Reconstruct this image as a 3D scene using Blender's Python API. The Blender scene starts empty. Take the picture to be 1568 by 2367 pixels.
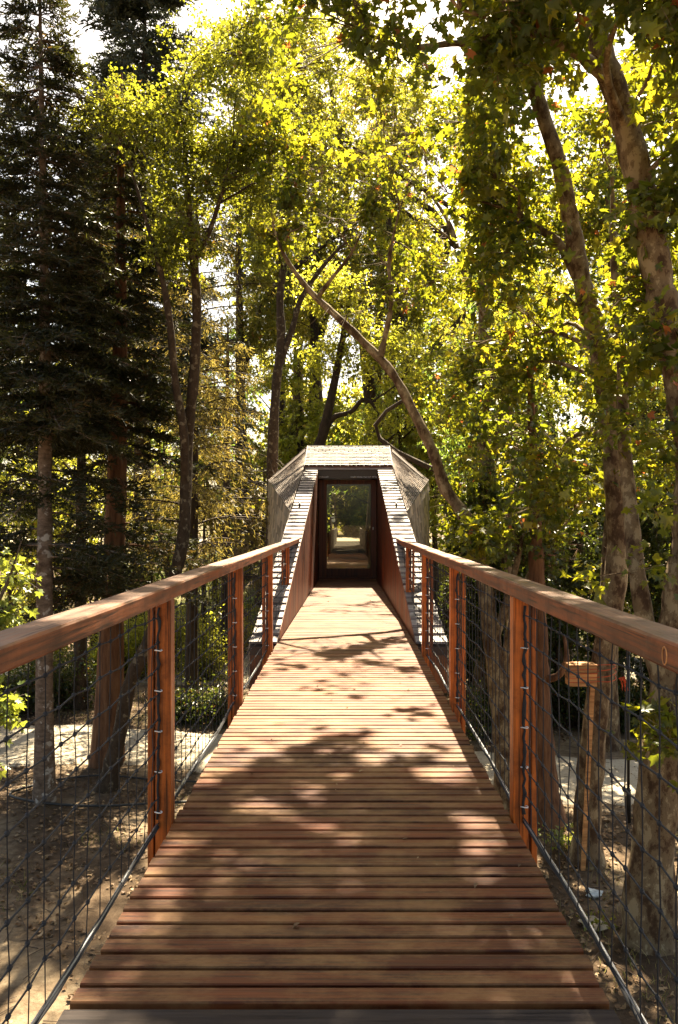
import bpy, math, random
import numpy as np
from mathutils import Vector

scene = bpy.context.scene
COL = scene.collection
R = math.radians

# ------------------------------------------------------------------ camera, sky, sun, exposure
EYE = 1.30                                     # eye height above the deck (deck top is z = 0)
F, PX, PY = 1775.0, 806.0, 1203.0              # focal length and vanishing point in a 1568 x 2367 frame
cam_d = bpy.data.cameras.new('camera')
cam = bpy.data.objects.new('camera', cam_d)
COL.objects.link(cam)
cam.location = (0, 0, EYE)
cam.rotation_euler = (R(90), 0, 0)
cam_d.sensor_fit = 'VERTICAL'
cam_d.sensor_height = 36.0
cam_d.lens = 36.0 * F / 2367
cam_d.shift_x = -(PX - 784) / 2367
cam_d.shift_y = (PY - 1183.5) / 2367
cam_d.clip_start = 0.05
cam_d.clip_end = 2000
scene.camera = cam

SUN_EL, SUN_AZ = R(54), R(6)                  # ahead of the camera, a little to the right
SUN = np.array([math.sin(SUN_AZ) * math.cos(SUN_EL), math.cos(SUN_AZ) * math.cos(SUN_EL), math.sin(SUN_EL)])
world = bpy.data.worlds.new('World')
scene.world = world
world.use_nodes = True
wn = world.node_tree
sky = wn.nodes.new('ShaderNodeTexSky')
sky.sky_type = 'NISHITA'
sky.sun_disc = False
sky.sun_elevation = SUN_EL
sky.sun_rotation = SUN_AZ
sky.dust_density = 3.0
sky.air_density = 1.0
tint = wn.nodes.new('ShaderNodeMix')              # the photograph's warm daylight balance
tint.data_type = 'RGBA'
tint.blend_type = 'MULTIPLY'
tint.inputs[0].default_value = 1.0
tint.inputs[7].default_value = (1.0, 0.90, 0.74, 1)
wn.links.new(sky.outputs[0], tint.inputs[6])
wn.links.new(tint.outputs[2], wn.nodes['Background'].inputs[0])
wn.nodes['Background'].inputs[1].default_value = 0.05
sl = bpy.data.lights.new('sun', 'SUN')
sl.energy = 5.0
sl.angle = R(0.5)
sl.color = (1.0, 0.86, 0.62)
so = bpy.data.objects.new('sun', sl)
COL.objects.link(so)
so.rotation_euler = Vector(SUN).to_track_quat('Z', 'Y').to_euler()
vs = scene.view_settings
vs.view_transform = 'Standard'
vs.look = 'None'
vs.exposure = 2.75
vs.gamma = 1.0
scene.render.engine = 'CYCLES'
cy = scene.cycles
cy.max_bounces = 7
cy.diffuse_bounces = 4
cy.glossy_bounces = 3
cy.transmission_bounces = 6
cy.transparent_max_bounces = 8
cy.sample_clamp_indirect = 6
cy.caustics_reflective = False
cy.caustics_refractive = False

rng = np.random.default_rng(7)
random.seed(7)


def at(px, py, Y):
    """a point of the place, from where it is seen in the frame and its distance"""
    return np.array([(px - PX) * Y / F, Y, EYE - (py - PY) * Y / F])


# ------------------------------------------------------------------ materials
def new_mat(name):
    m = bpy.data.materials.new(name)
    m.use_nodes = True
    nt = m.node_tree
    return m, nt, nt.nodes['Principled BSDF'], nt.nodes, nt.links


def ramp(nodes, stops, interp='LINEAR'):
    r = nodes.new('ShaderNodeValToRGB')
    cr = r.color_ramp
    cr.interpolation = interp
    while len(cr.elements) < len(stops):
        cr.elements.new(0.5)
    for e, (p, c) in zip(cr.elements, stops):
        e.position = p
        e.color = (c[0], c[1], c[2], 1)
    return r


def noise(nodes, links, scale, detail=4, rough=0.6, vec=None, stretch=None):
    n = nodes.new('ShaderNodeTexNoise')
    n.inputs['Scale'].default_value = scale
    n.inputs['Detail'].default_value = detail
    n.inputs['Roughness'].default_value = rough
    tc = nodes.new('ShaderNodeTexCoord')
    src = tc.outputs['Object']
    if stretch:
        mp = nodes.new('ShaderNodeMapping')
        mp.inputs['Scale'].default_value = stretch
        links.new(src, mp.inputs['Vector'])
        src = mp.outputs['Vector']
    links.new(src, n.inputs['Vector'])
    return n


def mixrgb(nodes, links, a, b, fac, mode='MIX'):
    m = nodes.new('ShaderNodeMix')
    m.data_type = 'RGBA'
    m.blend_type = mode
    for sock, v in ((m.inputs[6], a), (m.inputs[7], b), (m.inputs[0], fac)):
        if isinstance(v, (int, float)):
            sock.default_value = v
        elif isinstance(v, tuple):
            sock.default_value = (v[0], v[1], v[2], 1)
        else:
            links.new(v, sock)
    return m.outputs[2]


def attr(nodes, name='rnd'):
    a = nodes.new('ShaderNodeAttribute')
    a.attribute_name = name
    return a.outputs['Fac']


def bump(nodes, links, bsdf, height, strength, dist):
    b = nodes.new('ShaderNodeBump')
    b.inputs['Strength'].default_value = strength
    b.inputs['Distance'].default_value = dist
    links.new(height, b.inputs['Height'])
    links.new(b.outputs['Normal'], bsdf.inputs['Normal'])


def wood_mat(name, dark, mid, worn, grain, *args, tone_mix=1.0, **kw):
    return _wood_mat(name, dark, mid, worn, grain, tone_mix, *args, **kw)


def _wood_mat(name, dark, mid, worn, grain, tone_mix, worn_lo=0.5, worn_hi=0.7, rough=0.55, top_worn=None, worn_scale=2.2, spec=0.35, cracks=None):
    """stained timber: grain along one axis, patches worn back to bare wood, each board its own tone"""
    m, nt, b, n, l = new_mat(name)
    g = noise(n, l, 1.0, 6, 0.65, stretch=grain)
    base = ramp(n, [(0.38, dark), (0.50, mid), (0.63, tuple(min(1, c * 1.4) for c in mid))])
    l.new(g.outputs[0], base.inputs[0])
    tone = ramp(n, [(0.0, (0.50, 0.46, 0.46)), (0.5, (1, 1, 1)), (1.0, (1.40, 1.28, 1.15))])
    l.new(attr(n), tone.inputs[0])
    c = mixrgb(n, l, base.outputs[0], tone.outputs[0], tone_mix, 'MULTIPLY')
    if worn is not None:
        w = noise(n, l, worn_scale, 7, 0.72, stretch=(0.8, 1.6, 1.0))
        wr = ramp(n, [(worn_lo, (0, 0, 0)), (worn_hi, (1, 1, 1))])
        l.new(w.outputs[0], wr.inputs[0])
        fac = wr.outputs[0]
        if top_worn:
            geo = n.new('ShaderNodeNewGeometry')
            sx = n.new('ShaderNodeSeparateXYZ')
            l.new(geo.outputs['True Normal'], sx.inputs[0])
            mr = n.new('ShaderNodeMapRange')
            mr.inputs[1].default_value = 0.5
            mr.inputs[2].default_value = 0.95
            mr.inputs[3].default_value = 0.0
            mr.inputs[4].default_value = top_worn
            l.new(sx.outputs[2], mr.inputs[0])
            mx = n.new('ShaderNodeMath')
            mx.operation = 'MAXIMUM'
            l.new(fac, mx.inputs[0])
            l.new(mr.outputs[0], mx.inputs[1])
            mul = n.new('ShaderNodeMath')
            mul.operation = 'MULTIPLY'
            l.new(mx.outputs[0], mul.inputs[0])
            mul.inputs[1].default_value = 0.85
            fac = mul.outputs[0]
        g2 = mixrgb(n, l, worn, g.outputs[0], 0.35, 'MULTIPLY')
        g3 = mixrgb(n, l, worn, g2, 0.6)
        c = mixrgb(n, l, c, g3, fac)
    if cracks:
        k1 = noise(n, l, 1.0, 3, 0.5, stretch=cracks)
        k2 = ramp(n, [(0.60, (1, 1, 1)), (0.66, (0.25, 0.22, 0.2))])
        l.new(k1.outputs[0], k2.inputs[0])
        c = mixrgb(n, l, c, k2.outputs[0], 1.0, 'MULTIPLY')
        k3 = noise(n, l, 7.0, 6, 0.7)
        k4 = ramp(n, [(0.36, (0.55, 0.5, 0.48)), (0.52, (1, 1, 1)), (0.68, (1.25, 1.2, 1.15))])
        l.new(k3.outputs[0], k4.inputs[0])
        c = mixrgb(n, l, c, k4.outputs[0], 1.0, 'MULTIPLY')
    l.new(c, b.inputs['Base Color'])
    rr = ramp(n, [(0.3, (rough - 0.12,) * 3), (0.7, (rough + 0.15,) * 3)])
    l.new(g.outputs[0], rr.inputs[0])
    l.new(rr.outputs[0], b.inputs['Roughness'])
    b.inputs['Specular IOR Level'].default_value = spec
    bump(n, l, b, g.outputs[0], 0.45, 0.004)
    return m


def plain(name, col, rough=0.6, metal=0.0, nscale=8.0, var=0.3):
    m, nt, b, n, l = new_mat(name)
    g = noise(n, l, nscale, 5)
    r = ramp(n, [(0.3, tuple(c * (1 - var) for c in col)), (0.7, tuple(min(1, c * (1 + var)) for c in col))])
    l.new(g.outputs[0], r.inputs[0])
    l.new(r.outputs[0], b.inputs['Base Color'])
    b.inputs['Roughness'].default_value = rough
    b.inputs['Metallic'].default_value = metal
    return m


def leaf_mat(name, stops, trans, tfac=0.5, rough=0.38, spec=0.5):
    m, nt, b, n, l = new_mat(name)
    a = attr(n)
    r1 = ramp(n, stops)
    l.new(a, r1.inputs[0])
    r2 = ramp(n, trans)
    l.new(a, r2.inputs[0])
    l.new(r1.outputs[0], b.inputs['Base Color'])
    b.inputs['Roughness'].default_value = rough
    b.inputs['Specular IOR Level'].default_value = spec
    t = n.new('ShaderNodeBsdfTranslucent')
    l.new(r2.outputs[0], t.inputs['Color'])
    mx = n.new('ShaderNodeMixShader')
    mx.inputs[0].default_value = tfac
    l.new(b.outputs[0], mx.inputs[1])
    l.new(t.outputs[0], mx.inputs[2])
    l.new(mx.outputs[0], n['Material Output'].inputs['Surface'])
    return m


def bark_mat(name, stops, scale, stretch, bstr=0.6, bdist=0.02, interp='LINEAR', second=None):
    m, nt, b, n, l = new_mat(name)
    g = noise(n, l, scale, 8, 0.68, stretch=stretch)
    r = ramp(n, stops, interp)
    l.new(g.outputs[0], r.inputs[0])
    c = r.outputs[0]
    if second:
        sc, lo, hi, col = second
        g2 = noise(n, l, sc, 4, 0.55)
        r2 = ramp(n, [(lo, (0, 0, 0)), (hi, (1, 1, 1))])
        l.new(g2.outputs[0], r2.inputs[0])
        c = mixrgb(n, l, c, col, r2.outputs[0])
    l.new(c, b.inputs['Base Color'])
    b.inputs['Roughness'].default_value = 0.85
    b.inputs['Specular IOR Level'].default_value = 0.2
    bump(n, l, b, g.outputs[0], bstr, bdist)
    return m


M = {}
M['deck'] = wood_mat('stained_decking', (0.036, 0.009, 0.004), (0.110, 0.032, 0.010), (0.310, 0.170, 0.066), (2.2, 75, 40), 0.44, 0.76, 0.50, worn_scale=3.4, spec=0.26)
M['greydeck'] = wood_mat('shaded_grey_decking', (0.016, 0.014, 0.015), (0.036, 0.031, 0.030), (0.06, 0.045, 0.035), (2.2, 55, 30), 0.45, 0.70, 0.8, spec=0.08)  # dark grey puts shade into the colour of landing and rear boards
M['rail'] = wood_mat('rail_timber', (0.060, 0.016, 0.006), (0.165, 0.052, 0.018), (0.215, 0.130, 0.080), (46, 1.8, 52), 0.56, 0.78, 0.5, top_worn=0.7, cracks=(70, 2.2, 80))
M['post'] = wood_mat('post_timber', (0.14, 0.030, 0.005), (0.36, 0.092, 0.013), None, (55, 55, 1.6), rough=0.42, cracks=(60, 60, 1.5))
M['redplank'] = wood_mat('red_cladding', (0.045, 0.010, 0.003), (0.115, 0.029, 0.008), (0.26, 0.10, 0.035), (9, 5, 0.8), 0.50, 0.72, 0.5)
M['slat'] = wood_mat('weathered_slats', (0.13, 0.115, 0.118), (0.25, 0.225, 0.225), None, (3, 34, 34), rough=0.6, spec=0.3)
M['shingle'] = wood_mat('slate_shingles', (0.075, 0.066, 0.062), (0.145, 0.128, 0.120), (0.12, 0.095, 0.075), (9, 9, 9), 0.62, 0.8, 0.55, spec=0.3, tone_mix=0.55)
M['facet'] = wood_mat('lifted_facet_shingles', (0.17, 0.145, 0.13), (0.28, 0.245, 0.22), (0.21, 0.165, 0.13), (9, 9, 9), 0.62, 0.8, 0.6, spec=0.25, tone_mix=0.55)  # same shingles as the roof, colour lifted to brighten the shaded facets
M['wallshingle'] = wood_mat('lifted_wall_shingles', (0.21, 0.18, 0.16), (0.36, 0.31, 0.27), (0.28, 0.22, 0.17), (9, 9, 5), 0.62, 0.8, 0.6, spec=0.25)  # paler copy of the shingles, brightness put into the shaded walls' colour
M['lintel'] = plain('bronze_panel', (0.050, 0.034, 0.024), 0.45, 0.1, 60)
M['darkwood'] = wood_mat('door_timber', (0.050, 0.016, 0.007), (0.105, 0.034, 0.014), None, (30, 30, 2), rough=0.45)
M['rope'] = plain('black_rope', (0.014, 0.014, 0.017), 0.8, 0, 300)
M['tie'] = plain('white_tie', (0.75, 0.74, 0.72), 0.4)
M['steel'] = plain('steel_cable', (0.42, 0.43, 0.46), 0.35, 0.9, 200)
M['white'] = plain('white_lettering', (0.85, 0.84, 0.8), 0.6)
M['beam'] = plain('dark_beam', (0.045, 0.025, 0.017), 0.7, 0, 6)
M['swan'] = plain('white_plastic', (0.78, 0.76, 0.72), 0.4, 0, 12, 0.08)
M['beak'] = plain('dark_beak', (0.06, 0.03, 0.02), 0.5)
M['crate'] = wood_mat('raw_pine', (0.30, 0.13, 0.045), (0.44, 0.22, 0.085), None, (2, 30, 30), rough=0.6)
M['twine'] = plain('red_twine', (0.50, 0.07, 0.02), 0.8)
M['iron'] = plain('black_iron', (0.012, 0.011, 0.011), 0.5, 0.3)
M['hose'] = plain('black_hose', (0.015, 0.014, 0.013), 0.55)
M['sign'] = plain('white_board', (0.78, 0.78, 0.76), 0.5)

gl, nt, b, n, l = new_mat('tinted_glass')
tr = n.new('ShaderNodeBsdfTransparent')
tr.inputs[0].default_value = (0.70, 0.69, 0.61, 1)
gs = n.new('ShaderNodeBsdfGlossy')
gs.inputs['Roughness'].default_value = 0.02
fr = n.new('ShaderNodeFresnel')
fr.inputs[0].default_value = 1.45
mx = n.new('ShaderNodeMixShader')
l.new(fr.outputs[0], mx.inputs[0])
l.new(tr.outputs[0], mx.inputs[1])
l.new(gs.outputs[0], mx.inputs[2])
l.new(mx.outputs[0], n['Material Output'].inputs['Surface'])
M['glass'] = gl

M['plane_bark'] = bark_mat('mottled_plane_bark', [(0.38, (0.050, 0.027, 0.014)), (0.455, (0.085, 0.050, 0.026)), (0.47, (0.140, 0.095, 0.052)), (0.555, (0.165, 0.115, 0.064)), (0.57, (0.27, 0.205, 0.120))], 6.5, (1, 1, 0.6), 0.5, 0.012)
M['dark_bark'] = bark_mat('dark_bark', [(0.3, (0.022, 0.014, 0.009)), (0.7, (0.075, 0.050, 0.032))], 9, (1, 1, 0.35), 0.9, 0.03)
M['lichen_bark'] = bark_mat('lichen_bark', [(0.3, (0.026, 0.016, 0.010)), (0.7, (0.080, 0.053, 0.033))], 14, (1, 1, 0.6), 0.9, 0.02, second=(9, 0.57, 0.64, (0.17, 0.135, 0.09)))
M['pale_bark'] = bark_mat('pale_blotched_bark', [(0.3, (0.050, 0.034, 0.026)), (0.52, (0.15, 0.105, 0.075)), (0.7, (0.23, 0.17, 0.13))], 7, (1, 1, 2.0), 0.5, 0.015, second=(7, 0.58, 0.63, (0.36, 0.32, 0.28)))
M['red_bark'] = bark_mat('furrowed_red_bark', [(0.3, (0.035, 0.015, 0.008)), (0.5, (0.14, 0.065, 0.032)), (0.7, (0.24, 0.125, 0.065))], 13, (1, 1, 0.12), 1.0, 0.03)
M['twig'] = plain('twig_bark', (0.075, 0.048, 0.030), 0.85, 0, 20)

M['plane_leaf'] = leaf_mat('plane_leaf', [(0.0, (0.020, 0.045, 0.012)), (0.6, (0.045, 0.075, 0.014)), (0.95, (0.09, 0.10, 0.015)), (0.975, (0.26, 0.075, 0.018)), (1, (0.30, 0.10, 0.03))],
                           [(0.0, (0.13, 0.17, 0.010)), (0.55, (0.33, 0.33, 0.014)), (0.95, (0.68, 0.54, 0.025)), (0.975, (0.60, 0.18, 0.04)), (1, (0.6, 0.2, 0.05))], 0.5)
M['oak_leaf'] = leaf_mat('oak_leaf', [(0.0, (0.045, 0.065, 0.014)), (0.97, (0.10, 0.11, 0.018)), (1, (0.22, 0.09, 0.02))],
                         [(0.0, (0.26, 0.28, 0.02)), (0.97, (0.46, 0.44, 0.03)), (1, (0.5, 0.2, 0.04))], 0.5)
M['far_leaf'] = leaf_mat('far_leaf', [(0.0, (0.035, 0.060, 0.014)), (0.97, (0.10, 0.115, 0.020)), (1, (0.20, 0.10, 0.03))],
                         [(0.0, (0.34, 0.36, 0.022)), (0.97, (0.70, 0.64, 0.06)), (1, (0.5, 0.25, 0.06))], 0.62)  # transmitted colour raised to lighten the background in place of haze
M['olive_leaf'] = leaf_mat('olive_leaf', [(0.0, (0.030, 0.045, 0.012)), (0.9, (0.085, 0.085, 0.020)), (1, (0.24, 0.11, 0.03))],
                           [(0.0, (0.22, 0.26, 0.030)), (0.9, (0.50, 0.42, 0.045)), (1, (0.62, 0.30, 0.06))], 0.55)
M['deep_leaf'] = leaf_mat('deep_green_leaf', [(0.0, (0.022, 0.046, 0.014)), (1, (0.060, 0.090, 0.022))],
                          [(0.0, (0.14, 0.24, 0.030)), (1, (0.36, 0.46, 0.06))], 0.55)
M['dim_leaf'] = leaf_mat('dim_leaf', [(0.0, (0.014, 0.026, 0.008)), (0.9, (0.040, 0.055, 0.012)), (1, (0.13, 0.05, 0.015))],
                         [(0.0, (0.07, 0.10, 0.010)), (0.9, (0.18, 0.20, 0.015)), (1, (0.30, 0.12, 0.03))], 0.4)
M['maple_leaf'] = leaf_mat('maple_leaf', [(0.0, (0.08, 0.13, 0.03)), (0.9, (0.20, 0.23, 0.05)), (1, (0.32, 0.24, 0.04))],
                           [(0.0, (0.28, 0.33, 0.03)), (0.9, (0.45, 0.46, 0.05)), (1, (0.6, 0.45, 0.04))], 0.45, spec=0.6)
M['needle'] = leaf_mat('fir_needles', [(0.0, (0.009, 0.013, 0.006)), (0.8, (0.028, 0.030, 0.011)), (1, (0.10, 0.058, 0.020))],
                       [(0.0, (0.035, 0.045, 0.008)), (0.8, (0.095, 0.090, 0.014)), (1, (0.24, 0.13, 0.028))], 0.30, 0.5, 0.35)
M['larch'] = leaf_mat('cedar_needles', [(0.0, (0.055, 0.050, 0.018)), (0.8, (0.11, 0.10, 0.03)), (1, (0.17, 0.10, 0.035))],
                      [(0.0, (0.26, 0.20, 0.035)), (0.8, (0.44, 0.34, 0.07)), (1, (0.45, 0.26, 0.07))], 0.5, 0.5, 0.3)
M['blue_needle'] = leaf_mat('blue_needles', [(0.0, (0.020, 0.030, 0.024)), (1, (0.055, 0.060, 0.040))],
                            [(0.0, (0.05, 0.07, 0.04)), (1, (0.12, 0.13, 0.06))], 0.25, 0.5, 0.3)
M['litter'] = leaf_mat('dry_leaves', [(0.0, (0.09, 0.050, 0.025)), (0.6, (0.20, 0.12, 0.06)), (1, (0.38, 0.27, 0.15))],
                       [(0.0, (0.1, 0.06, 0.03)), (1, (0.3, 0.2, 0.1))], 0.15, 0.6, 0.3)
M['grass'] = leaf_mat('dry_grass', [(0.0, (0.08, 0.09, 0.02)), (0.6, (0.20, 0.17, 0.06)), (1, (0.38, 0.30, 0.14))],
                      [(0.0, (0.2, 0.24, 0.03)), (1, (0.45, 0.38, 0.15))], 0.35, 0.6, 0.3)

# ground: brown earth, sand, thin grass
gm, nt, b, n, l = new_mat('earth')
g1 = noise(n, l, 0.55, 8, 0.65)
g2 = noise(n, l, 9.0, 8, 0.75)
g3 = noise(n, l, 0.22, 4, 0.5)
c1 = ramp(n, [(0.34, (0.060, 0.040, 0.026)), (0.50, (0.125, 0.088, 0.056)), (0.68, (0.34, 0.27, 0.18))])
l.new(g1.outputs[0], c1.inputs[0])
c2 = ramp(n, [(0.3, (0.55, 0.5, 0.47)), (0.6, (1.0, 1.0, 1.0)), (0.75, (1.3, 1.28, 1.2))])
l.new(g2.outputs[0], c2.inputs[0])
cc = mixrgb(n, l, c1.outputs[0], c2.outputs[0], 1.0, 'MULTIPLY')
c3 = ramp(n, [(0.50, (0, 0, 0)), (0.62, (0.85, 0.85, 0.85))])
l.new(g3.outputs[0], c3.inputs[0])
geo = n.new('ShaderNodeNewGeometry')
sx = n.new('ShaderNodeSeparateXYZ')
l.new(geo.outputs['Position'], sx.inputs[0])
mr = n.new('ShaderNodeMapRange')
mr.inputs[1].default_value = 15.5
mr.inputs[2].default_value = 20.0
l.new(sx.outputs[1], mr.inputs[0])
mu = n.new('ShaderNodeMath')
mu.operation = 'MULTIPLY'
l.new(mr.outputs[0], mu.inputs[0])
l.new(c3.outputs[0], mu.inputs[1])
gc = ramp(n, [(0.3, (0.05, 0.075, 0.016)), (0.7, (0.16, 0.17, 0.04))])
l.new(g2.outputs[0], gc.inputs[0])
cc = mixrgb(n, l, cc, gc.outputs[0], mu.outputs[0])
l.new(cc, b.inputs['Base Color'])
b.inputs['Roughness'].default_value = 0.95
b.inputs['Specular IOR Level'].default_value = 0.1
bump(n, l, b, g2.outputs[0], 0.8, 0.05)
M['earth'] = gm

sm, nt, b, n, l = new_mat('pale_sand')
g1 = noise(n, l, 1.2, 6, 0.6)
g2 = noise(n, l, 26.0, 6, 0.7)
c1 = ramp(n, [(0.3, (0.34, 0.285, 0.20)), (0.7, (0.56, 0.49, 0.37))])
l.new(g1.outputs[0], c1.inputs[0])
c2 = ramp(n, [(0.35, (0.72, 0.70, 0.68)), (0.6, (1, 1, 1))])
l.new(g2.outputs[0], c2.inputs[0])
l.new(mixrgb(n, l, c1.outputs[0], c2.outputs[0], 1.0, 'MULTIPLY'), b.inputs['Base Color'])
b.inputs['Roughness'].default_value = 0.95
bump(n, l, b, g2.outputs[0], 0.6, 0.03)
M['sand'] = sm


# ------------------------------------------------------------------ object helpers
def tag(o, label=None, cat=None, group=None, kind=None):
    for k, v in (('label', label), ('category', cat), ('group', group), ('kind', kind)):
        if v:
            o[k] = v
    return o


def thing(name, label, cat, loc=(0, 0, 0), group=None):
    o = bpy.data.objects.new(name, None)
    COL.objects.link(o)
    o.location = loc
    o.empty_display_size = 0.2
    return tag(o, label, cat, group)


def link(name, me, mat, parent=None):
    o = bpy.data.objects.new(name, me)
    COL.objects.link(o)
    if mat is not None:
        me.materials.append(mat)
    if parent is not None:
        o.parent = parent
        if parent.type == 'EMPTY':                     # geometry is written in world coordinates
            o.location = [-c for c in parent.location]
    return o


def mesh_np(name, V, polys, rnd=None, smooth=False):
    """polys: list of (M,k) index arrays; rnd: one value per face"""
    me = bpy.data.meshes.new(name)
    V = np.asarray(V, dtype=np.float32)
    me.vertices.add(len(V))
    me.vertices.foreach_set('co', V.ravel())
    polys = [np.asarray(p, dtype=np.int32) for p in polys if len(p)]
    nf = sum(len(p) for p in polys)
    nl = sum(p.size for p in polys)
    me.loops.add(nl)
    me.loops.foreach_set('vertex_index', np.concatenate([p.ravel() for p in polys]))
    tot = np.concatenate([np.full(len(p), p.shape[1], dtype=np.int32) for p in polys])
    st = np.zeros(nf, dtype=np.int32)
    st[1:] = np.cumsum(tot)[:-1]
    me.polygons.add(nf)
    me.polygons.foreach_set('loop_start', st)
    if smooth:
        me.polygons.foreach_set('use_smooth', np.ones(nf, dtype=bool))
    me.update(calc_edges=True)
    if rnd is not None:
        a = me.attributes.new('rnd', 'FLOAT', 'FACE')
        a.data.foreach_set('value', np.asarray(rnd, dtype=np.float32))
    me.validate(verbose=False)
    return me


class MB:
    """collects boxes, prisms and tubes into ONE mesh"""
    def __init__(self):
        self.v, self.f, self.r = [], [], []

    def add(self, verts, faces, r=None):
        o = len(self.v)
        r = random.random() if r is None else r
        self.v += [tuple(map(float, p)) for p in verts]
        self.f += [tuple(i + o for i in f) for f in faces]
        self.r += [r] * len(faces)

    def hexa(self, p, r=None):
        """8 corners: 0-3 bottom ring, 4-7 top ring, counter-clockwise seen from above"""
        self.add(p, [(3, 2, 1, 0), (4, 5, 6, 7), (0, 1, 5, 4), (1, 2, 6, 5), (2, 3, 7, 6), (3, 0, 4, 7)], r)

    def box(self, x0, x1, y0, y1, z0, z1, r=None, ch=0.0):
        if ch <= 0:
            self.hexa([(x0, y0, z0), (x1, y0, z0), (x1, y1, z0), (x0, y1, z0), (x0, y0, z1), (x1, y0, z1), (x1, y1, z1), (x0, y1, z1)], r)
            return
        # chamfered box: prism along its longest side
        d = (x1 - x0, y1 - y0, z1 - z0)
        ax = max(range(3), key=lambda i: d[i])
        lo, hi = (x0, y0, z0), (x1, y1, z1)
        u, w = [(1, 2), (2, 0), (0, 1)][ax]
        prof = [(lo[u] + ch, lo[w]), (hi[u] - ch, lo[w]), (hi[u], lo[w] + ch), (hi[u], hi[w] - ch), (hi[u] - ch, hi[w]), (lo[u] + ch, hi[w]), (lo[u], hi[w] - ch), (lo[u], lo[w] + ch)]
        vs_ = []
        for e in (lo[ax], hi[ax]):
            for a, c in prof:
                p = [0, 0, 0]
                p[ax], p[u], p[w] = e, a, c
                vs_.append(p)
        fs = [(i, (i + 1) % 8, 8 + (i + 1) % 8, 8 + i) for i in range(8)] + [tuple(range(7, -1, -1)), tuple(range(8, 16))]
        self.add(vs_, fs, r)

    def tube(self, pts, rad, sides=6, r=None, caps=True):
        v, f = tube_arrays(pts, rad, sides, caps)
        self.add(v, f, r)

    def build(self, name, mat, parent=None, smooth=False):
        me = bpy.data.meshes.new(name)
        me.from_pydata(self.v, [], self.f)
        if smooth:
            me.polygons.foreach_set('use_smooth', np.ones(len(me.polygons), dtype=bool))
        a = me.attributes.new('rnd', 'FLOAT', 'FACE')
        a.data.foreach_set('value', np.asarray(self.r, dtype=np.float32))
        me.update()
        return link(name, me, mat, parent)


def frames(P):
    T = np.gradient(P, axis=0)
    T /= np.linalg.norm(T, axis=1, keepdims=True) + 1e-9
    ref = np.array([0.31, 0.93, 0.2]) if abs(T[0][2]) > 0.7 else np.array([0.05, 0.1, 1.0])
    N = np.cross(T, ref)
    N /= np.linalg.norm(N, axis=1, keepdims=True) + 1e-9
    B = np.cross(T, N)
    return T, N, B


def tube_arrays(pts, rad, sides=6, caps=True):
    P = np.asarray(pts, float)
    n_ = len(P)
    rad = np.broadcast_to(np.asarray(rad, float), (n_,))
    T, N, B = frames(P)
    a = np.arange(sides) * 2 * np.pi / sides
    V = P[:, None, :] + rad[:, None, None] * (np.cos(a)[None, :, None] * N[:, None, :] + np.sin(a)[None, :, None] * B[:, None, :])
    V = V.reshape(-1, 3)
    f = []
    for i in range(n_ - 1):
        for j in range(sides):
            k = (j + 1) % sides
            f.append((i * sides + j, (i + 1) * sides + j, (i + 1) * sides + k, i * sides + k))
    if caps:
        f.append(tuple(range(sides)))
        f.append(tuple(range(n_ * sides - 1, (n_ - 1) * sides - 1, -1)))
    return V, f


def catmull(pts, per=5):
    P = np.asarray(pts, float)
    if len(P) < 3:
        t = np.linspace(0, 1, per + 1)[:, None]
        return P[0] * (1 - t) + P[-1] * t
    Q = np.vstack([2 * P[0] - P[1], P, 2 * P[-1] - P[-2]])
    out = []
    for i in range(1, len(Q) - 2):
        p0, p1, p2, p3 = Q[i - 1], Q[i], Q[i + 1], Q[i + 2]
        for t in np.linspace(0, 1, per, endpoint=False):
            out.append(0.5 * (2 * p1 + (p2 - p0) * t + (2 * p0 - 5 * p1 + 4 * p2 - p3) * t * t + (3 * p1 - p0 - 3 * p2 + p3) * t ** 3))
    out.append(P[-1])
    return np.array(out)


# ------------------------------------------------------------------ vectorised plants
def sticks(p0, p1, r0, r1):
    """thin tapered three-sided twigs"""
    p0, p1 = np.asarray(p0, float), np.asarray(p1, float)
    n_ = len(p0)
    T = p1 - p0
    T /= np.linalg.norm(T, axis=1, keepdims=True) + 1e-9
    ref = np.tile(np.array([0.37, 0.22, 0.9]), (n_, 1))
    N = np.cross(T, ref)
    N /= np.linalg.norm(N, axis=1, keepdims=True) + 1e-9
    B = np.cross(T, N)
    r0 = np.broadcast_to(np.asarray(r0, float), (n_,))
    r1 = np.broadcast_to(np.asarray(r1, float), (n_,))
    V = np.empty((n_, 6, 3))
    for j in range(3):
        a = j * 2 * math.pi / 3
        d = math.cos(a) * N + math.sin(a) * B
        V[:, j] = p0 + d * r0[:, None]
        V[:, 3 + j] = p1 + d * r1[:, None]
    base = (np.arange(n_) * 6)[:, None]
    Q = np.concatenate([base + np.array([[0, 1, 4, 3]]), base + np.array([[1, 2, 5, 4]]), base + np.array([[2, 0, 3, 5]])])
    return V.reshape(-1, 3), Q


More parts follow.
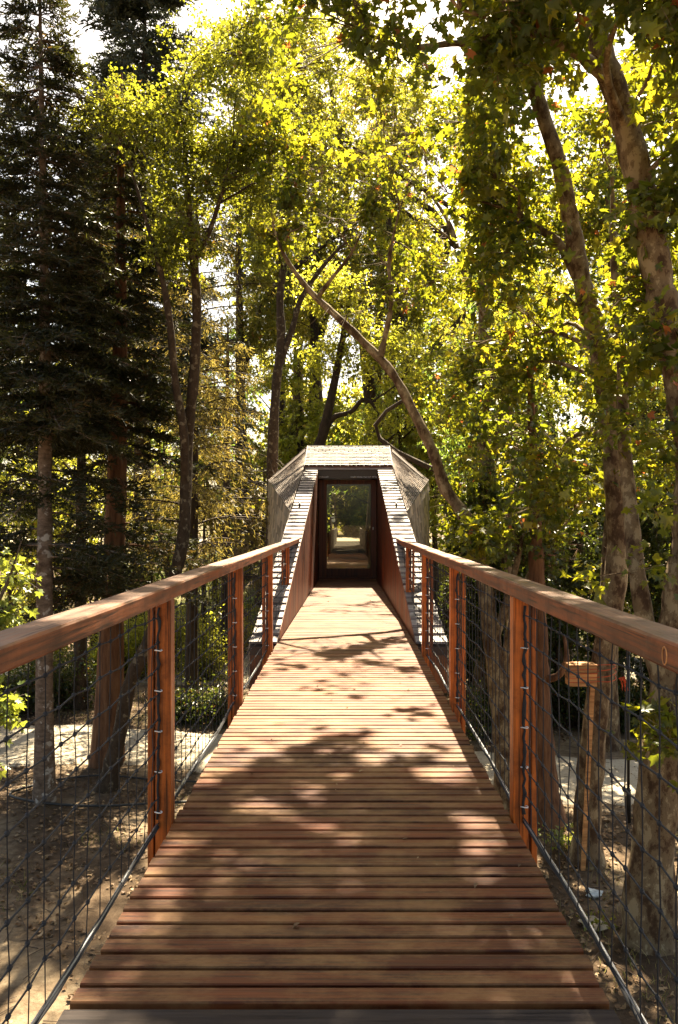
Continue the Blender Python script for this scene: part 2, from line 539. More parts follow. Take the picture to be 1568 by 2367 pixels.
def outline(kind):
    """leaf blade outlines around the origin of the blade, tip along +y; fan triangles"""
    if kind == 'plane':
        pol = [(90, 1.0), (70, 0.50), (44, 0.88), (24, 0.46), (-8, 0.68), (-42, 0.42), (-80, 0.22), (-100, 0.22), (-138, 0.42), (188, 0.68), (156, 0.46), (136, 0.88), (110, 0.50)]
    elif kind == 'lobed':
        pol = [(90, 1.0), (62, 0.46), (36, 0.80), (0, 0.45), (-70, 0.3), (-110, 0.3), (180, 0.45), (144, 0.80), (118, 0.46)]
    elif kind == 'oval':
        pol = [(90, 1.0), (35, 0.5), (-35, 0.5), (-90, 0.8), (-145, 0.5), (145, 0.5)]
    else:
        pol = None
    if pol is None:                                   # folded diamond
        V = np.array([(0, -0.7, 0), (0.48, 0.05, 0.10), (0, 1, -0.05), (-0.48, 0.05, 0.10)])
        return V, np.array([(0, 1, 2), (0, 2, 3)])
    V = [(0, 0, -0.10)]
    for a, r in pol:
        x, y = r * math.cos(R(a)), r * math.sin(R(a))
        V.append((x, y, 0.10 * abs(x) - 0.18 * max(0, y) ** 2))
    k = len(pol)
    return np.array(V), np.array([(0, 1 + i, 1 + (i + 1) % k) for i in range(k)])


LEAF = {k: outline(k) for k in ('plane', 'lobed', 'oval', 'diamond')}


def leaves(P, D, size, kind, g, tilt=0.55, rnd=None):
    """P centres, D wanted tip directions"""
    n_ = len(P)
    V0, F0 = LEAF[kind]
    tip = D / (np.linalg.norm(D, axis=1, keepdims=True) + 1e-9)
    up = np.array([0, 0, 1.0]) + g.normal(0, tilt, (n_, 3))
    X = np.cross(tip, up)
    X /= np.linalg.norm(X, axis=1, keepdims=True) + 1e-9
    Z = np.cross(X, tip)
    s = (size * g.uniform(0.45, 1.25, n_))[:, None, None] * 0.55
    curl = g.uniform(0.2, 3.4, n_)[:, None, None]
    V = P[:, None, :] + s * (V0[None, :, 0:1] * X[:, None, :] + V0[None, :, 1:2] * tip[:, None, :] + curl * V0[None, :, 2:3] * Z[:, None, :])
    k = len(V0)
    Fc = (np.arange(n_) * k)[:, None, None] + F0[None]
    rr = (g.random(n_) if rnd is None else rnd)
    return V.reshape(-1, 3), Fc.reshape(-1, 3), np.repeat(rr, len(F0))


def wave(x, y, k, ph):
    return (np.sin(x * k + ph) * np.cos(y * k * 0.83 + 1.7 * ph) + 0.6 * np.sin(x * k * 1.93 - y * k * 1.41 + ph * 2.3) + 0.4 * np.cos(x * k * 3.1 + y * k * 3.7 + ph)) / 2.0


def sun_open(P, g):
    """True where a leaf stands in one of the gaps through which the sun reaches the walkway, the roof and the ground"""
    q = P - SUN[None] * (P[:, 2:3] / SUN[2])
    x, y = q[:, 0], q[:, 1]
    w = 0.40 * wave(x, y * 0.8, 2.3, 0.7) + 0.75 * wave(x, y * 0.9, 4.9, 2.1) + 0.35 * wave(x, y, 9.5, 0.3)
    far = (np.abs(x) < 0.95) & (y > 2.2) & (y < 19.5)
    thr = np.interp(y, [2.2, 3.0, 4.0, 5.0, 8.0, 10.0, 12.5, 13.5, 15.5, 20], [-0.60, -0.42, -0.10, 0.24, 0.34, 0.34, 0.10, 0.05, 0.0, -0.05])
    cut = far & (w < thr)
    near = (np.abs(x) < 1.3) & (y > 1.2) & (y <= 2.2) & (w < -0.45)
    rail = (np.abs(np.abs(x) - 0.8) < 0.35) & (y > 1.0) & (y < 9) & (wave(x, y, 2.9, 1.1) < -0.25)
    q2 = P - SUN[None] * ((P[:, 2:3] + 3.0) / SUN[2])
    w2 = wave(q2[:, 0], q2[:, 1], 1.1, 1.9) + 0.4 * wave(q2[:, 0], q2[:, 1], 3.7, 0.3)
    gr = (w2 < -0.16) & (q2[:, 1] > 5) & (q2[:, 1] < 30) & (np.abs(q2[:, 0]) < 14)
    gr |= (q2[:, 0] > -9.5) & (q2[:, 0] < -1.6) & (q2[:, 1] > 17.5) & (q2[:, 1] < 26) & (w2 < 0.6)
    gr |= (q2[:, 0] > 5.5) & (q2[:, 0] < 10.5) & (q2[:, 1] > 17) & (q2[:, 1] < 25)
    roof = P - SUN[None] * ((P[:, 2:3] - 2.4) / SUN[2])
    w3 = wave(roof[:, 0], roof[:, 1], 3.1, 0.4)
    rf = (np.abs(roof[:, 0]) < 2.3) & (roof[:, 1] > 12) & (roof[:, 1] < 19.5) & (w3 < -0.42)
    return cut | near | rail | gr | rf


GROUND = -3.0


def smooth(a, b_, x):
    t = np.clip((x - a) / (b_ - a), 0, 1)
    return t * t * (3 - 2 * t)


def ground_z(x, y):
    x, y = np.asarray(x, float), np.asarray(y, float)
    return GROUND + 2.85 * smooth(32, 49, y) + 0.05 * wave(x, y, 0.7, 0.4) * smooth(3, 6, np.abs(x) + np.abs(y)) * (1 - smooth(30, 48, y))


def trunk_part(V, Fq, main, rad, sides=10, flare=1.0, lump=0.06, g=rng):
    P = catmull(main, 6)
    t = np.linspace(0, 1, len(P))
    r = np.interp(t, np.linspace(0, 1, len(rad)), rad)
    r = r * (1 + g.normal(0, lump, len(r)))
    if flare > 1:
        r = r * (1 + (flare - 1) * np.exp(-t * len(P) * 0.55))
    v, f = tube_arrays(P, r, sides, False)
    V_off = sum(len(a) for a in V)
    V.append(v)
    Fq.append(np.array(f) + V_off)
    return P, r


def broadleaf(name, label, cat, trunks, blobs, n_clusters, per, leaf, size, leafmat, bark, seed,
              spread=0.45, group=None, flare=1.55, gap=None, droop=0.35, cull=True, limbs=10, twigs=5, sides=10, tilt=0.55, tmin=0.25, bias=None):
    """trunks: list of (points, radii); blobs: list of (centre, radii)"""
    g = np.random.default_rng(seed)
    base = np.asarray(trunks[0][0][0], float)
    root = thing(name, label, cat, tuple(base), group)
    V, Q = [], []
    nodes, nrad = [], []
    for i, (pts, rad) in enumerate(trunks):
        P, r = trunk_part(V, Q, pts, rad, sides, flare if i == 0 else 1.0, g=g)
        s = int(len(P) * tmin) if i == 0 else 1
        nodes.append(P[s:])
        nrad.append(r[s:])
    nodes, nrad = np.vstack(nodes), np.concatenate(nrad)
    # clusters of leaves inside the crown's blobs, with gaps between
    vol = np.array([b_[1][0] * b_[1][1] * b_[1][2] for b_ in blobs]) ** 0.75
    pick = g.choice(len(blobs), n_clusters * 3, p=vol / vol.sum())
    d = g.normal(0, 1, (len(pick), 3))
    d /= np.linalg.norm(d, axis=1, keepdims=True)
    d *= (g.random(len(pick)) ** (1 / 2.2))[:, None]
    C = np.array([blobs[i][0] for i in pick]) + d * np.array([blobs[i][1] for i in pick])
    ph = g.uniform(0, 6, 3)
    k = gap or 1.6
    dens = np.sin(C[:, 0] * k + ph[0]) * np.sin(C[:, 1] * k + ph[1]) * np.sin(C[:, 2] * k * 1.2 + ph[2])
    keep = (dens > -0.10) & (C[:, 2] > ground_z(C[:, 0], C[:, 1]) + 0.25)
    # leave the walkway and the view along it free
    keep &= ~((np.abs(C[:, 0]) < 1.35) & (C[:, 1] < 17) & (C[:, 2] < 2.2 + 0.10 * C[:, 1]))
    keep &= ~(np.linalg.norm(C - np.array([0, 0, EYE]), axis=1) < 2.2)
    C = C[keep][:n_clusters]
    if cull:
        C = C[~(sun_open(C, g) & (g.random(len(C)) < 0.85))]
    n_ = len(C)
    # limbs: trunk -> some clusters; branches: limb ends -> the rest
    sec = g.choice(n_, min(limbs, n_), replace=False)
    tips, trad = [nodes], [np.minimum(nrad, 0.05)]
    for i in sec:
        c = C[i]
        dd = np.linalg.norm(nodes - c, axis=1) + 1.2 * np.maximum(0, nodes[:, 2] - c[2] + 0.3)
        j = int(np.argmin(dd))
        L = np.linalg.norm(c - nodes[j])
        m1 = nodes[j] * 0.62 + c * 0.38 + np.array([0, 0, 0.12 * L]) + g.normal(0, 0.07 * L, 3)
        m2 = nodes[j] * 0.25 + c * 0.75 + np.array([0, 0, 0.08 * L]) + g.normal(0, 0.06 * L, 3)
        P = catmull([nodes[j], m1, m2, c], 4)
        r0 = min(nrad[j] * 0.6, 0.016 + 0.014 * L)
        rr = np.linspace(r0, 0.006, len(P))
        v, f = tube_arrays(P, rr, 6, False)
        off = sum(len(a) for a in V)
        V.append(v)
        Q.append(np.array(f) + off)
        tips.append(P[3:])
        trad.append(rr[3:])
    tips, trad = np.vstack(tips), np.concatenate(trad)
    S0, S1, Ra, Rb = [], [], [], []
    for c in C:
        dd = np.linalg.norm(tips - c, axis=1) + 0.8 * np.maximum(0, tips[:, 2] - c[2])
        j = int(np.argmin(dd))
        a = tips[j]
        L = np.linalg.norm(c - a)
        mid = (a + c) / 2 + g.normal(0, 0.08 * L, 3) + np.array([0, 0, 0.07 * L])
        rj = min(trad[j], 0.005 + 0.006 * L)
        q = np.array([a, a * 0.3 + mid * 0.7, mid * 0.6 + c * 0.4, c])
        S0 += [q[0], q[1], q[2]]
        S1 += [q[1], q[2], q[3]]
        Ra += [rj, rj * 0.8, rj * 0.6]
        Rb += [rj * 0.8, rj * 0.6, 0.0035]
    # twigs and leaves
    T = np.repeat(np.arange(n_), twigs)
    td = g.normal(0, 1, (len(T), 3))
    td[:, 2] *= 0.55
    td /= np.linalg.norm(td, axis=1, keepdims=True)
    tl = spread * g.uniform(0.6, 1.35, len(T))
    tend = C[T] + td * tl[:, None] - np.array([0, 0, 1]) * (droop * tl ** 2)[:, None]
    S0 += list(C[T])
    S1 += list(tend)
    Ra += [0.004] * len(T)
    Rb += [0.0015] * len(T)
    sv, sq = sticks(S0, S1, Ra, Rb)
    off = sum(len(a) for a in V)
    V.append(sv)
    me = mesh_np('trunk', np.vstack(V), Q + [sq + off], smooth=True)
    link('trunk', me, bark, root)
    npl = max(1, per // twigs)
    LT = np.repeat(np.arange(len(T)), npl)
    t = g.uniform(0.12, 1.08, len(LT))
    P = C[T][LT] * (1 - t)[:, None] + tend[LT] * t[:, None] + g.normal(0, 0.10 * spread + size * 0.25, (len(LT), 3))
    D = td[LT] * 0.8 + g.normal(0, 0.55, (len(LT), 3)) - np.array([0, 0, 0.55])
    hue = np.clip(0.55 * g.random(len(LT)) + 0.45 * g.random(n_)[T[LT]], 0, 1)
    hue = np.where(g.random(len(LT)) < 0.012, 0.99, hue * 0.95)
    ok = np.linalg.norm(P - np.array([0, 0, EYE]), axis=1) > 1.9
    ok &= ~((np.abs(P[:, 0]) < 1.05) & (P[:, 1] < 17) & (P[:, 2] < 2.1 + 0.08 * P[:, 1]))
    ok &= ~((np.abs(P[:, 0]) < 2.1) & (P[:, 1] > 12.5) & (P[:, 1] < 24.5) & (P[:, 2] < 3.3))
    ok &= ~((np.abs(P[:, 0]) < 1.0) & (P[:, 1] > 24) & (P[:, 1] < 64) & (P[:, 2] < 2.8))
    ok &= P[:, 2] > ground_z(P[:, 0], P[:, 1]) + 0.03
    if cull:
        ok &= ~(sun_open(P, g) & (g.random(len(P)) < 0.975))
    P, D, hue = P[ok], D[ok], hue[ok]
    v, f, rr = leaves(P, D, np.full(len(P), size), leaf, g, tilt, hue)
    link('crown', mesh_np('crown', v, [f], rr), leafmat, root)
    return root


def conifer(name, label, trunk_pts, rad, z0, z1, l0, l1, whorls, nb, bark, nmat, seed, up=0.10, drop=0.45, twig_gap=0.09, tuft=0.065, wid=0.016,
            density=1.0, hang=0.0, group=None, power=0.8, cull=False, side=0.42, lean=None, minlen=0.25, thin_below=None):
    """straight trunk, whorls of drooping boughs, twigs with needle tufts"""
    g = np.random.default_rng(seed)
    root = thing(name, label, 'conifer' if 'cedar' not in label else 'cedar', tuple(trunk_pts[0]), group)
    V, Q = [], []
    Pt, rt = trunk_part(V, Q, trunk_pts, rad, 12, 1.3, 0.03, g)
    S0, S1, Ra, Rb = [], [], [], []
    NP, ND, NH = [], [], []
    for i in range(whorls):
        u = i / (whorls - 1)
        z = z0 + (z1 - z0) * u + g.normal(0, 0.05)
        j = int(np.argmin(np.abs(Pt[:, 2] - z)))
        c = np.array([np.interp(z, Pt[:, 2], Pt[:, 0]), np.interp(z, Pt[:, 2], Pt[:, 1]), z])
        Lw = l0 + (l1 - l0) * u ** power
        for b_ in range(nb):
            az = g.uniform(0, 2 * math.pi)
            if thin_below is not None and z < thin_below and g.random() < 0.72:
                continue
            L = max(minlen, Lw * g.uniform(0.6, 1.2))
            h = np.array([math.cos(az), math.sin(az), 0])
            sd = np.array([-h[1], h[0], 0])
            ns = 7
            s = np.linspace(0, 1, ns)
            cz = (up * s - drop * s ** 1.8 + 0.18 * drop * s ** 4) * L * g.uniform(0.7, 1.3)
            wob = g.normal(0, 0.04) * np.sin(s * 3)
            B = c + h * (L * s)[:, None] + sd * (wob * L)[:, None] + np.array([0, 0, 1]) * cz[:, None]
            r = np.linspace(min(0.032, 0.008 + 0.009 * L), 0.003, ns)
            S0 += list(B[:-1]); S1 += list(B[1:]); Ra += list(r[:-1]); Rb += list(r[1:])
            nt_ = max(3, int(L / twig_gap))
            st = np.sort(g.uniform(0.14, 1.0, nt_ * 2))
            bp = np.stack([np.interp(st, s, B[:, k]) for k in range(3)], 1)
            sg = np.where(np.arange(len(st)) % 2 == 0, 1.0, -1.0)
            lt = (side * L * (1 - st) ** 0.8 + 0.09) * g.uniform(0.6, 1.25, len(st))
            td = h * 0.62 + sd * (sg * g.uniform(0.5, 1.0, len(st)))[:, None] + np.array([0, 0, 1.0]) * g.normal(-0.10, 0.16, len(st))[:, None]
            td[:, 2] -= hang * g.uniform(0.4, 1.6, len(st))
            td /= np.linalg.norm(td, axis=1, keepdims=True)
            te = bp + td * lt[:, None]
            te[:, 2] -= 0.15 * lt
            S0 += list(bp); S1 += list(te); Ra += [0.0035] * len(st); Rb += [0.0015] * len(st)
            cnt = np.maximum(1, (lt / 0.026 * density)).astype(int)
            ti = np.repeat(np.arange(len(st)), cnt)
            tt = g.uniform(0.05, 1.05, len(ti))
            p = bp[ti] * (1 - tt)[:, None] + te[ti] * tt[:, None]
            dd = td[ti] + g.normal(0, 0.55, (len(ti), 3))
            NP.append(p); ND.append(dd)
            NH.append(np.clip(0.5 * g.random(len(ti)) + 0.5 * np.repeat(g.random(), len(ti)), 0, 1))
    sv, sq = sticks(S0, S1, Ra, Rb)
    off = sum(len(a) for a in V)
    V.append(sv)
    link('trunk', mesh_np('trunk', np.vstack(V), Q + [sq + off], smooth=True), bark, root)
    P, D, H = np.vstack(NP), np.vstack(ND), np.concatenate(NH)
    if cull:
        ok = ~(sun_open(P, g) & (g.random(len(P)) < 0.9))
        P, D, H = P[ok], D[ok], H[ok]
    n_ = len(P)
    T = D / (np.linalg.norm(D, axis=1, keepdims=True) + 1e-9)
    X = np.cross(T, g.normal(0, 1, (n_, 3)))
    X /= np.linalg.norm(X, axis=1, keepdims=True) + 1e-9
    ln = (tuft * g.uniform(0.7, 1.4, n_))[:, None]
    w = wid * g.uniform(0.7, 1.3, n_)[:, None]
    Vn = np.stack([P - X * w * 0.5, P + X * w * 0.5, P + T * ln + X * w * 0.2, P + T * ln - X * w * 0.2], 1).reshape(-1, 3)
    Fn = (np.arange(n_) * 4)[:, None] + np.arange(4)[None]
    link('crown', mesh_np('crown', Vn, [Fn], H), nmat, root)
    return root


def shrub(name, label, c, rad, n_clusters, per, size, mat, seed, leaf='oval', cat='shrub', group=None, spread=0.3):
    g = np.random.default_rng(seed)
    gz = float(ground_z(c[0], c[1]))
    c = np.array([c[0], c[1], gz + rad[2] * 0.75])
    root = thing(name, label, cat, (c[0], c[1], gz), group)
    d = g.normal(0, 1, (n_clusters, 3))
    d /= np.linalg.norm(d, axis=1, keepdims=True)
    d *= (g.random(n_clusters) ** 0.45)[:, None]
    C = c + d * np.array(rad) * (1 + 0.25 * np.sin(d[:, 0:1] * 5 + d[:, 1:2] * 4))
    C = C[C[:, 2] > gz + 0.08]
    n_ = len(C)
    foot = np.stack([c[0] + (C[:, 0] - c[0]) * 0.35, c[1] + (C[:, 1] - c[1]) * 0.35, np.full(n_, gz - 0.03)], 1)
    sv, sq = sticks(foot, C, 0.010, 0.003)
    link('stems', mesh_np('stems', sv, [sq], smooth=True), M['twig'], root)
    T = np.repeat(np.arange(n_), per)
    P = C[T] + g.normal(0, spread * 0.5, (len(T), 3))
    D = g.normal(0, 0.7, (len(T), 3)) + (C[T] - c) * 0.5 + np.array([0, 0, 0.1])
    ok = P[:, 2] > gz + 0.02
    P, D = P[ok], D[ok]
    v, f, rr = leaves(P, D, np.full(len(P), size), leaf, g, 0.6)
    link('foliage', mesh_np('foliage', v, [f], rr), mat, root)
    return root


# ------------------------------------------------------------------ the ground
def warp(u, near, far):
    return np.sign(u) * (near * np.abs(u) + (far - near) * np.abs(u) ** 5)


gx = warp(np.linspace(-1, 1, 181), 34, 600)
gy = 16 + warp(np.linspace(-1, 1, 181), 44, 600)
GX, GY = np.meshgrid(gx, gy)
GZ = ground_z(GX, GY) + 0.02 * wave(GX, GY, 3.3, 1.0)
idx = np.arange(181 * 181).reshape(181, 181)
quads = np.stack([idx[:-1, :-1], idx[:-1, 1:], idx[1:, 1:], idx[1:, :-1]], -1).reshape(-1, 4)
o = link('ground', mesh_np('ground', np.stack([GX, GY, GZ], -1).reshape(-1, 3), [quads], smooth=True), M['earth'])
tag(o, kind='structure')


def strip(name, centre, width, mat, lift, seed):
    g = np.random.default_rng(seed)
    P = catmull([(x, y, 0) for x, y in centre], 16)
    T, N, B = frames(P)
    T[:, 2] = 0
    N = np.stack([-T[:, 1], T[:, 0], np.zeros(len(T))], 1)
    k = 13
    s = np.linspace(-0.5, 0.5, k)
    t = np.arange(len(P))
    wl = width * (1 + 0.10 * np.sin(t * 0.37 + seed) + 0.06 * np.sin(t * 1.1))
    V = P[:, None, :] + N[:, None, :] * (wl[:, None] * s[None, :])[:, :, None]
    V[:, :, 2] = ground_z(V[:, :, 0], V[:, :, 1]) + 0.02 * wave(V[:, :, 0], V[:, :, 1], 3.3, 1.0) + lift - 0.05 * (np.abs(s)[None, :] > 0.49)
    ii = np.arange(V.shape[0] * k).reshape(V.shape[0], k)
    q = np.stack([ii[:-1, :-1], ii[1:, :-1], ii[1:, 1:], ii[:-1, 1:]], -1).reshape(-1, 4)
    o = link(name, mesh_np(name, V.reshape(-1, 3), [q], smooth=True), mat)
    tag(o, kind='structure')


strip('path', [(-30, 15.5), (-14, 15.6), (-7, 15.0), (-2, 14.2), (2, 13.2), (6, 12.6), (12, 13.5), (30, 15)], 2.5, M['sand'], 0.03, 1)
strip('park_path', [(-40, 24), (-16, 22.8), (-8, 22.0), (-4.0, 21.0), (-2.6, 23), (-2.6, 33)], 1.9, M['sand'], 0.03, 2)
strip('garden_path', [(5.5, 22.5), (9, 22), (14, 22.6), (30, 25)], 2.6, M['sand'], 0.03, 5)
strip('road', [(-60, 58), (-15, 58), (0, 58), (15, 58), (60, 58)], 13.0, M['sand'], 0.06, 4)

# ------------------------------------------------------------------ the walkway
XL, XR = -0.755, 0.71
RIB_Y0, RIB_Y1, RIB_Z1 = 8.1, 16.6, 2.40
bridge = thing('footbridge', 'timber slatted footbridge with rope net sides leading to the shingled cabin', 'footbridge', (0, 8, 0))

mb = MB()
y = 2.075
i = 0
while y < 17.0:
    w = 0.0675 + random.uniform(-0.0015, 0.0015)
    dz, dl, dr = random.uniform(-0.002, 0.002), random.uniform(-0.006, 0.006), random.uniform(-0.006, 0.006)
    x0 = XL + (0.02 if y > RIB_Y0 else 0)
    x1 = XR - (0.02 if y > RIB_Y0 else 0)
    if y > RIB_Y0:                                  # between the plank walls, which close in a little
        t = (y - RIB_Y0) / (RIB_Y1 - RIB_Y0)
        x0, x1 = -0.755 + 0.095 * t + 0.012, 0.71 - 0.085 * t - 0.012
        dl = dr = 0
    mb.box(x0 + dl, x1 + dr, y, y + w, -0.030 + dz, dz, None, 0.004)
    y += 0.0825
mb.build('deck', M['deck'], bridge)
mb = MB()
y = -0.72
while y < 2.0:
    mb.box(XL + random.uniform(-0.004, 0.004), XR + random.uniform(-0.004, 0.004), y, y + 0.145, -0.034, -0.004, None, 0.004)
    y += 0.1545
mb.build('landing', M['greydeck'], bridge)
mb = MB()
for x in (-0.70, -0.25, 0.21, 0.655):
    mb.box(x - 0.03, x + 0.03, -0.75, 16.9, -0.20, -0.038)
for k in range(9):
    mb.box(-0.66, 0.62, -0.4 + 2.05 * k, -0.34 + 2.05 * k, -0.26, -0.203)
mb.build('underframe', M['beam'], bridge)


def rib_z(y):
    return max(-1.0, (y - RIB_Y0) * RIB_Z1 / (RIB_Y1 - RIB_Y0))


LX = dict(rail=(-0.856, -0.737), post=(-0.857, -0.757), net=-0.808, top=1.03, thick=0.060, posts=[1.15, 3.27, 5.45, 7.62, 9.78])
RX = dict(rail=(0.716, 0.826), post=(0.715, 0.820), net=0.762, top=1.03, thick=0.066, posts=[1.22, 3.33, 5.38, 7.44, 9.52])
RAIL_END = RIB_Y0 + 1.0 / (RIB_Z1 / (RIB_Y1 - RIB_Y0)) + 0.22

for S in (LX, RX):
    x0, x1 = S['rail']
    mb = MB()
    # rail as a slightly wavy, eased beam
    ys = np.linspace(-0.7, RAIL_END, 60)
    c = 0.006
    zt, zb = S['top'], S['top'] - S['thick']
    prof = [(x0 + c, zb), (x1 - c, zb), (x1, zb + c), (x1, zt - c), (x1 - c, zt), (x0 + c, zt), (x0, zt - c), (x0, zb + c)]
    vv, ff = [], []
    for j, yy in enumerate(ys):
        jz, jx = 0.002 * math.sin(yy * 1.7), 0.002 * math.sin(yy * 2.3 + 1)
        for (px, pz) in prof:
            vv.append((px + jx + random.gauss(0, 0.0005), yy, pz + jz + random.gauss(0, 0.0005)))
    for j in range(len(ys) - 1):
        for k in range(8):
            ff.append((j * 8 + k, j * 8 + (k + 1) % 8, (j + 1) * 8 + (k + 1) % 8, (j + 1) * 8 + k))
    ff += [tuple(range(7, -1, -1)), tuple(range((len(ys) - 1) * 8, len(ys) * 8))]
    mb.add(vv, ff, 0.55)
    rail = mb.build('handrail', M['rail'], bridge)
    if S is RX:                                     # oval knot mark on the inner face of the rail
        k = MB()
        cy_, cz_ = 1.735, zt - 0.036
        k.tube([(x0 - 0.0015, cy_ + 0.012 * math.cos(a), cz_ + 0.020 * math.sin(a)) for a in np.linspace(0, 2 * math.pi, 20)], 0.0024, 5)
        k.build('knot_mark', M['crate'], rail)
    # posts: a board and a thinner batten with the net's rope between them
    inner, outer = (S['post'][1], S['post'][0]) if S is LX else (S['post'][0], S['post'][1])
    sgn = 1 if S is RX else -1
    for yp in S['posts']:
        zbot = -0.24 if rib_z(yp) < -0.05 else rib_z(yp + 0.04) - 0.02
        a, b_ = sorted((inner, inner + sgn * 0.066))
        m = MB()
        m.box(a, b_, yp, yp + 0.075, zbot, zb + 0.002, random.uniform(0.35, 0.8), 0.003)
        p = m.build('post', M['post'], bridge)
        a, b_ = sorted((outer, outer - sgn * 0.026))
        m = MB()
        m.box(a, b_, yp + 0.004, yp + 0.071, zbot, zb + 0.002, random.uniform(0.3, 0.7), 0.003)
        m.build('batten', M['post'], p)
        # lacing rope down the face of the post, held with white ties
        m = MB()
        zz = np.arange(max(0.03, zbot + 0.04), zb - 0.02, 0.03)
        m.tube([(S['net'] + random.gauss(0, 0.003), yp - 0.007 + random.gauss(0, 0.002), z) for z in zz], [0.0055 + 0.0035 * (random.random() < 0.3) for z in zz], 6, 0.5)
        m.build('lacing', M['rope'], p, True)
        zt_ = 0.06
        while zt_ < zb - 0.05:
            if zt_ > zbot + 0.05:
                m = MB()
                m.tube([(S['net'] + 0.016 * math.cos(q), yp - 0.006 + 0.009 * math.sin(q), zt_ + 0.002 * math.sin(q * 2)) for q in np.linspace(0, 2 * math.pi, 9)], 0.0024, 5, 0.5)
                m.build('cable_tie', M['tie'], p, True)
            zt_ += 0.172
    # rope net: knotted square mesh between posts
    cell = 0.11
    ends = S['posts'] + [RAIL_END - 0.1]
    spans = [(-0.6, ends[0])] + list(zip(ends[:-1], ends[1:]))
    for (ya, yb) in spans:
        m = MB()
        ny = max(2, int(round((yb - ya) / cell)))
        yy = np.linspace(ya, yb, ny + 1)
        zs = np.arange(0.0, 1.0, cell) + 0.012
        zs = np.append(zs[zs < zb - 0.03], zb)
        K = np.zeros((ny + 1, len(zs), 3))
        for a in range(ny + 1):
            for b2 in range(len(zs)):
                e = 0.006 if 0 < b2 < len(zs) - 1 else 0.001
                K[a, b2] = (S['net'] + random.gauss(0, 0.002), yy[a] + random.gauss(0, e * 0.6) + 0.006 * math.sin(b2 * 0.9 + a), zs[b2] + random.gauss(0, e * 0.6))
        for a in range(ny + 1):
            ok = [b2 for b2 in range(len(zs)) if K[a, b2, 2] > rib_z(yy[a]) - 0.03]
            if len(ok) > 1:
                m.tube(K[a, ok], 0.0021, 4, 0.5, False)
        for b2 in range(len(zs) - 1):
            ok = [a for a in range(ny + 1) if K[a, b2, 2] > rib_z(yy[a]) - 0.03]
            if len(ok) > 1:
                m.tube(K[ok, b2], 0.0029, 5, 0.5, False)
        for a in range(ny + 1):
            for b2 in range(1, len(zs) - 1):
                if K[a, b2, 2] > rib_z(yy[a]):
                    c_ = K[a, b2]
                    m.tube([c_ + (0, -0.009, -0.004), c_ + (0, -0.004, -0.002), c_ + (0, 0.004, 0.002), c_ + (0, 0.009, 0.004)], [0.002, 0.0066, 0.0066, 0.002], 5, 0.5, False)
        m.build('rope_net', M['rope'], bridge, True)
    # steel cable along the foot of the net
    m = MB()
    yy = np.linspace(-0.6, RIB_Y0 + 0.2, 90)
    cz = np.array([0.006 + 0.004 * math.sin(t * 5) for t in yy])
    cx = np.array([S['net'] + sgn * 0.004 + 0.006 * math.sin(t * 3.1) for t in yy])
    m.tube(np.stack([cx, yy, cz], 1), 0.0055, 7, 0.5)
    m.build('steel_cable', M['steel'], bridge, True)
    m = MB()
    m.tube(np.stack([cx - sgn * 0.002, yy, cz - 0.010], 1), [0.0055 + 0.004 * (random.random() < 0.25) for t in yy], 6, 0.5)
    m.build('edge_rope', M['rope'], bridge, True)

# ------------------------------------------------------------------ the cabin
house = thing('treehouse_cabin', 'grey shingled faceted cabin on stilts with a glass door at the end of the walkway', 'cabin', (0, 19, 0))
RT = RIB_Z1


def rib_x(y, side, which):
    t = (y - RIB_Y0) / (RIB_Y1 - RIB_Y0)
    if which == 'in':
        return (-0.755 + 0.095 * t) if side < 0 else (0.71 - 0.085 * t)
    return side * (1.04 - 0.09 * t)


